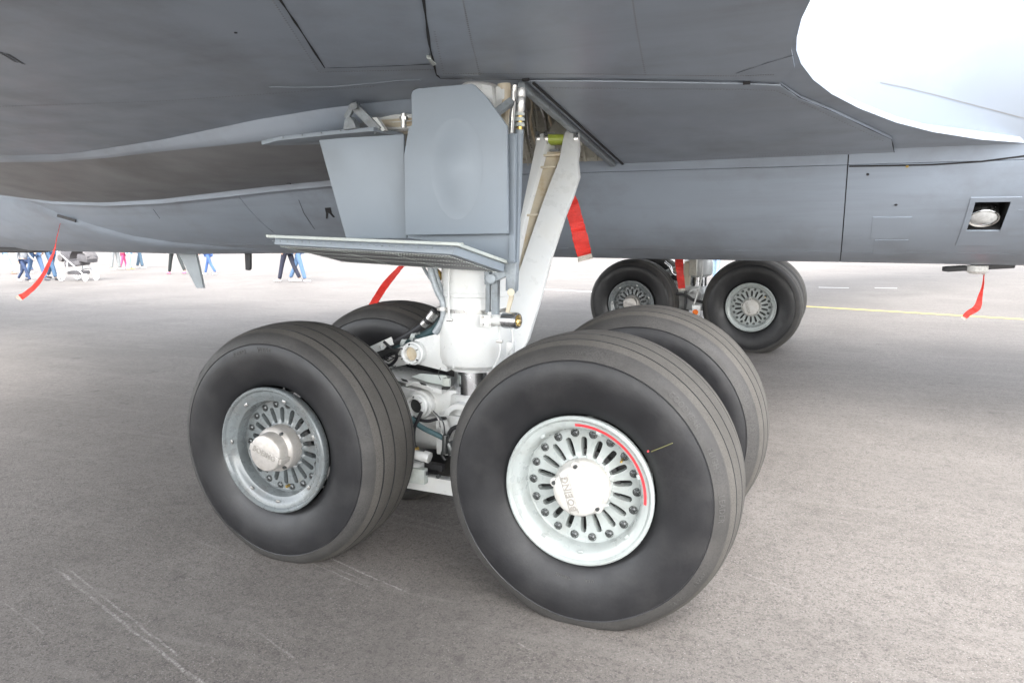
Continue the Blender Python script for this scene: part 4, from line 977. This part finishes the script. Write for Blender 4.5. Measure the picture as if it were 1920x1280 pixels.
ribbon([at_y(115, 410, 2.25), at_y(108, 440, 2.22), at_y(98, 480, 2.2), at_y(75, 525, 2.2), at_y(50, 550, 2.2), at_y(33, 560, 2.2)], [(0, .02), (.3, .035), (.7, .05), (1, .07)], 'long thin red ribbon hanging at the left, in front of the walking people', (.9, .2))
ribbon([at_y(762, 490, .35), at_y(745, 508, .35), at_y(722, 535, .36), at_y(702, 566, .38), at_y(690, 585, .4)], [(0, .02), (.5, .04), (1, .04)], 'red ribbon slanting down behind the lower strut door to the rear left tyre', (.6, .2))
ribbon([at_y(1050, 345, 1.15), at_y(1068, 375, 1.12), at_y(1080, 415, 1.1), at_y(1089, 450, 1.1), at_y(1098, 488, 1.1)], [(0, .08), (.4, .092), (1, .09)], 'wide bright red ribbon hanging beside the white side brace', (-.3, .15))
ribbon([at_y(1273, 480, 5.7), at_y(1274, 500, 5.7), at_y(1276, 520, 5.7), at_y(1279, 545, 5.7)], [(0, .10), (1, .08)], 'short red ribbon hanging between the wheels of the far landing gear', (0, .1))
ribbon([at_y(1845, 514, 3.25), at_y(1843, 535, 3.25), at_y(1838, 555, 3.25), at_y(1832, 576, 3.25), at_y(1815, 588, 3.25), at_y(1806, 598, 3.25)], [(0, .006), (.3, .02), (.6, .05), (1, .035)], 'small twisted red ribbon under the dark belly mast at the right edge', (1.0, .3))

# ================================================================== people walking beyond
SKN = person_mat('skin tone', (.50, .33, .25), .6)
def skin_mesh(name, joints, edges, m, parent, sub=1):
    me = bpy.data.meshes.new(name); me.from_pydata([j[0] for j in joints], edges, []); me.materials.append(m)
    o = bpy.data.objects.new(name, me); _link(o, parent, True)
    md = o.modifiers.new('s', 'SKIN'); md.use_smooth_shade = True
    for i, j in enumerate(joints):
        sv = me.skin_vertices[0].data[i]; r = j[1]; sv.radius = r if isinstance(r, tuple) else (r, r); sv.use_root = (i == 0)
    o.modifiers.new('d', 'SUBSURF').levels = sub; o.modifiers['d'].render_levels = sub
    return o
MC = {}
def cm(c):
    if c not in MC: MC[c] = person_mat('cloth %d' % len(MC), c)
    return MC[c]
def person(px_, py_, H, face, stride, top, legs, shoes, label, hair=(.06, .04, .03), phase=1, z_lift=0):
    g0 = at_z(px_, py_, GZ); s = H/1.72; root = empty('person', (g0.x, g0.y, GZ), (0, 0, face)); tag(root, label, 'person', 'people walking beyond the aircraft')
    # local: facing +X; y is left
    hz = .90*s
    def leg(sd, a):
        hip = Vector((0, sd*.09*s, hz)); kb = .18*abs(a)+(.35*max(0, -a))
        knee = hip+Vector((math.sin(a)*.43*s, 0, -math.cos(a)*.43*s)); a2 = a-kb
        ank = knee+Vector((math.sin(a2)*.42*s, 0, -math.cos(a2)*.42*s)); return hip, knee, ank
    la, ra = leg(1, stride*phase), leg(-1, -stride*phase)
    low = min(la[2].z, ra[2].z)-.055*s
    def dz(v): return Vector((v.x, v.y, v.z-low))
    la = [dz(v) for v in la]; ra = [dz(v) for v in ra]
    pel = dz(Vector((0, 0, .95*s))); che = dz(Vector((.0, 0, 1.25*s))); nek = dz(Vector((-.005, 0, 1.44*s))); hd0 = dz(Vector((.01, 0, 1.54*s))); hd1 = dz(Vector((.015, 0, 1.65*s)))
    def arm(sd, a):
        sh = dz(Vector((0, sd*.18*s, 1.38*s))); el = sh+Vector((math.sin(a)*.28*s, sd*.03*s, -math.cos(a)*.28*s)); wr = el+Vector((math.sin(a+.5)*.25*s, 0, -math.cos(a+.5)*.25*s)); hd = wr+Vector((math.sin(a+.6)*.09*s, 0, -math.cos(a+.6)*.09*s)); return sh, el, wr, hd
    aL, aR = arm(1, -stride*phase*.8), arm(-1, stride*phase*.8)
    body = [(pel, (.14*s, .10*s)), (che, (.15*s, .10*s)), (nek, .052*s), (hd0, (.075*s, .08*s)), (hd1, (.075*s, .088*s)),
            (aL[0], .052*s), (aL[1], .038*s), (aL[2], .027*s), (aL[3], (.034*s, .02*s)), (aR[0], .052*s), (aR[1], .038*s), (aR[2], .027*s), (aR[3], (.034*s, .02*s)),
            (la[0], .082*s), (la[1], .052*s), (la[2], .036*s), (ra[0], .082*s), (ra[1], .052*s), (ra[2], .036*s), (hd0+Vector((.085*s, 0, .02*s)), .014*s)]
    ed = [(0, 1), (1, 2), (2, 3), (3, 4), (1, 5), (5, 6), (6, 7), (7, 8), (1, 9), (9, 10), (10, 11), (11, 12), (0, 13), (13, 14), (14, 15), (0, 16), (16, 17), (17, 18), (3, 19)]
    skin_mesh('body', body, ed, SKN, root)
    f = 1.16
    skin_mesh('trousers', [(pel, (.15*s, .115*s)), (la[0], .092*s), (la[1].lerp(la[0], .5), .078*s), (la[1], .063*s), (la[2]+Vector((0, 0, .01)), .056*s), (ra[0], .092*s), (ra[1].lerp(ra[0], .5), .078*s), (ra[1], .063*s), (ra[2]+Vector((0, 0, .01)), .056*s)],
              [(0, 1), (1, 2), (2, 3), (3, 4), (0, 5), (5, 6), (6, 7), (7, 8)], cm(legs), root)
    skin_mesh('jacket', [(che, (.17*s, .125*s)), (pel+Vector((0, 0, -.02*s)), (.165*s, .13*s)), (nek+Vector((0, 0, -.03*s)), .07*s), (aL[0], .066*s), (aL[1], .05*s), (aL[2], .04*s), (aR[0], .066*s), (aR[1], .05*s), (aR[2], .04*s)],
              [(0, 1), (0, 2), (0, 3), (3, 4), (4, 5), (0, 6), (6, 7), (7, 8)], cm(top), root)
    skin_mesh('hair', [(hd1+Vector((-.015*s, 0, .03*s)), (.085*s, .09*s)), (hd0+Vector((-.045*s, 0, .03*s)), (.07*s, .05*s))], [(0, 1)], cm(hair), root)
    for L_ in (la, ra):
        a = L_[2]; zz = max(.032*s, a.z-.05*s)
        skin_mesh('shoe', [(Vector((a.x-.05*s, a.y, zz)), (.042*s, .036*s)), (Vector((a.x+.06*s, a.y, zz-.002)), (.044*s, .034*s)), (Vector((a.x+.17*s, a.y, zz-.006 if a.z < .1*s else zz-.02)), (.038*s, .024*s))], [(0, 1), (1, 2)], cm(shoes), root)
    return root
RX = 0.0; LX = PI     # facing image right / left along the aircraft
JE, DJ, NV = (.10, .17, .30), (.045, .065, .11), (.02, .022, .04)
person(6, 514, 1.74, 0.3, .35, (.55, .5, .4), (.30, .42, .55), (.35, .2, .15), 'person in pale blue jeans and brown shoes at the left edge')
person(50, 512, 1.30, PI-.2, .4, (.05, .28, .55), DJ, (.6, .6, .6), 'short person in bright blue top and dark jeans')
person(48, 528, 1.22, .2, .42, (.25, .26, .28), (.03, .05, .11), (.6, .6, .55), 'short person in grey top and navy jeans beside the ribbon', phase=-1)
person(70, 526, 1.62, .1, .32, (.5, .45, .35), JE, (.08, .08, .1), 'person in mid blue jeans walking left of the stroller')
person(100, 524, 1.76, -.1, .40, (.12, .12, .14), (.055, .11, .19), (.03, .03, .035), 'person in dark blue jeans and dark shoes pushing the stroller', phase=-1)
person(218, 506, 1.75, .5, .12, (.2, .2, .2), (.22, .23, .23), (.5, .48, .42), 'person in grey trousers and pale shoes')
person(233, 504, 1.05, .9, .2, (.70, .10, .28), (.70, .10, .24), (.7, .3, .4), 'small child in bright pink trousers')
person(244, 505, 1.2, 1.2, .15, (.5, .62, .75), (.38, .52, .68), (.65, .5, .2), 'child in light blue trousers and yellow shoes')
person(264, 503, 1.74, .2, .2, (.5, .5, .5), (.07, .12, .17), (.5, .5, .5), 'person in dark blue-grey jeans standing right of the children', phase=-1)
person(331, 514, 1.66, PI-.3, .42, (.12, .14, .14), (.025, .03, .03), (.70, .15, .25), 'person in black leggings and pink shoes walking')
person(393, 515, 1.32, PI+.2, .34, (.70, .42, .22), (.06, .12, .30), (.6, .6, .6), 'child in orange top and bright blue jeans', phase=-1)
person(541, 528, 1.72, PI+.1, .30, (.06, .06, .09), NV, (.7, .68, .68), 'person in near black trousers walking left of the jeans wearer')
person(561, 528, 1.74, 0.2, .30, (.5, .5, .55), (.09, .16, .28), (.65, .65, .68), 'person in blue jeans walking behind the dark trousered person', phase=-1)
person(1342, 526, 1.45, 1.2, .1, (.05, .22, .60), (.30, .42, .55), (.5, .5, .5), 'person in bright blue top behind the far landing gear')

# ---- stroller
g0 = at_z(148, 526, GZ); SR = tag(empty('stroller', (g0.x, g0.y, GZ), (0, 0, .05)), 'grey and white baby stroller pushed past beyond the belly', 'stroller')
def SL(name, bm, m, bevel=0): return O(name, bm, m, SR, local=True, bevel=bevel)
sw = cm((.7, .7, .7)); sg = cm((.10, .095, .10)); sgl = cm((.14, .13, .13))
for (x, y, r) in ((-.36, -.27, .15), (-.36, .27, .15), (.48, -.18, .11), (.48, .18, .11)):
    t_ = empty('wheel', (x, y, r), (0, 0, 0), SR, True)
    bm = B(); add_lathe(bm, [(r-.02, -.015), (r, -.012), (r, .012), (r-.02, .015), (r-.02, -.015)], (0, 0, 0), (0, 1, 0), 24); O('tyre', bm, sw, t_, local=True)
    bm = B(); add_cyl(bm, (0, -.02, 0), (0, .02, 0), .03, n=12)
    for k in range(5): a = 2*PI*k/5; add_bar(bm, (0, 0, 0), ((r-.02)*math.cos(a), 0, (r-.02)*math.sin(a)), .012, .01, (0, 1, 0))
    O('hub', bm, sw, t_, local=True)
bm = B()
for y in (-.25, .25):
    add_tube(bm, [(-.36, y, .15), (-.1, y, .30), (.25, y*.9, .33), (.48, y*.7, .13)], .014, 8); add_tube(bm, [(.35, y*.9, .30), (.0, y, .55), (-.45, y, .86), (-.62, y, 1.0)], .013, 8)
    add_tube(bm, [(-.10, y, .30), (-.10, y, .55)], .02, 8, sm=False)
add_tube(bm, [(-.62, -.25, 1.0), (-.62, .25, 1.0)], .016, 8, sm=False)
SL('frame', bm, sw)
bm = B(); add_box(bm, (0, 0, .50), (.62, .36, .14), Matrix.Rotation(-.1, 3, 'Y')); add_box(bm, (-.30, 0, .68), (.10, .36, .40), Matrix.Rotation(-.5, 3, 'Y')); SL('seat', bm, sg, .03)
bm = B(); add_lathe(bm, [(.34, -.2), (.37, -.12), (.38, 0), (.37, .12), (.34, .2)], (.28, 0, .58), (0, 1, 0), 14, PI*.05, PI*.95); SL('hood', bm, sgl)
bm = B(); add_box(bm, (.42, 0, .66), (.42, .38, .22), Matrix.Rotation(.15, 3, 'Y')); SL('foot_cover', bm, sg, .06)
bm = B(); add_box(bm, (.02, 0, .24), (.5, .36, .10)); SL('basket', bm, sg, .03)
bm = B(); add_lathe(bm, [(0, -.1), (.10, -.08), (.12, 0), (.10, .08), (0, .1)], (-.58, 0, .66), (0, 1, 0), 14); SL('hanging_bag', bm, sgl)
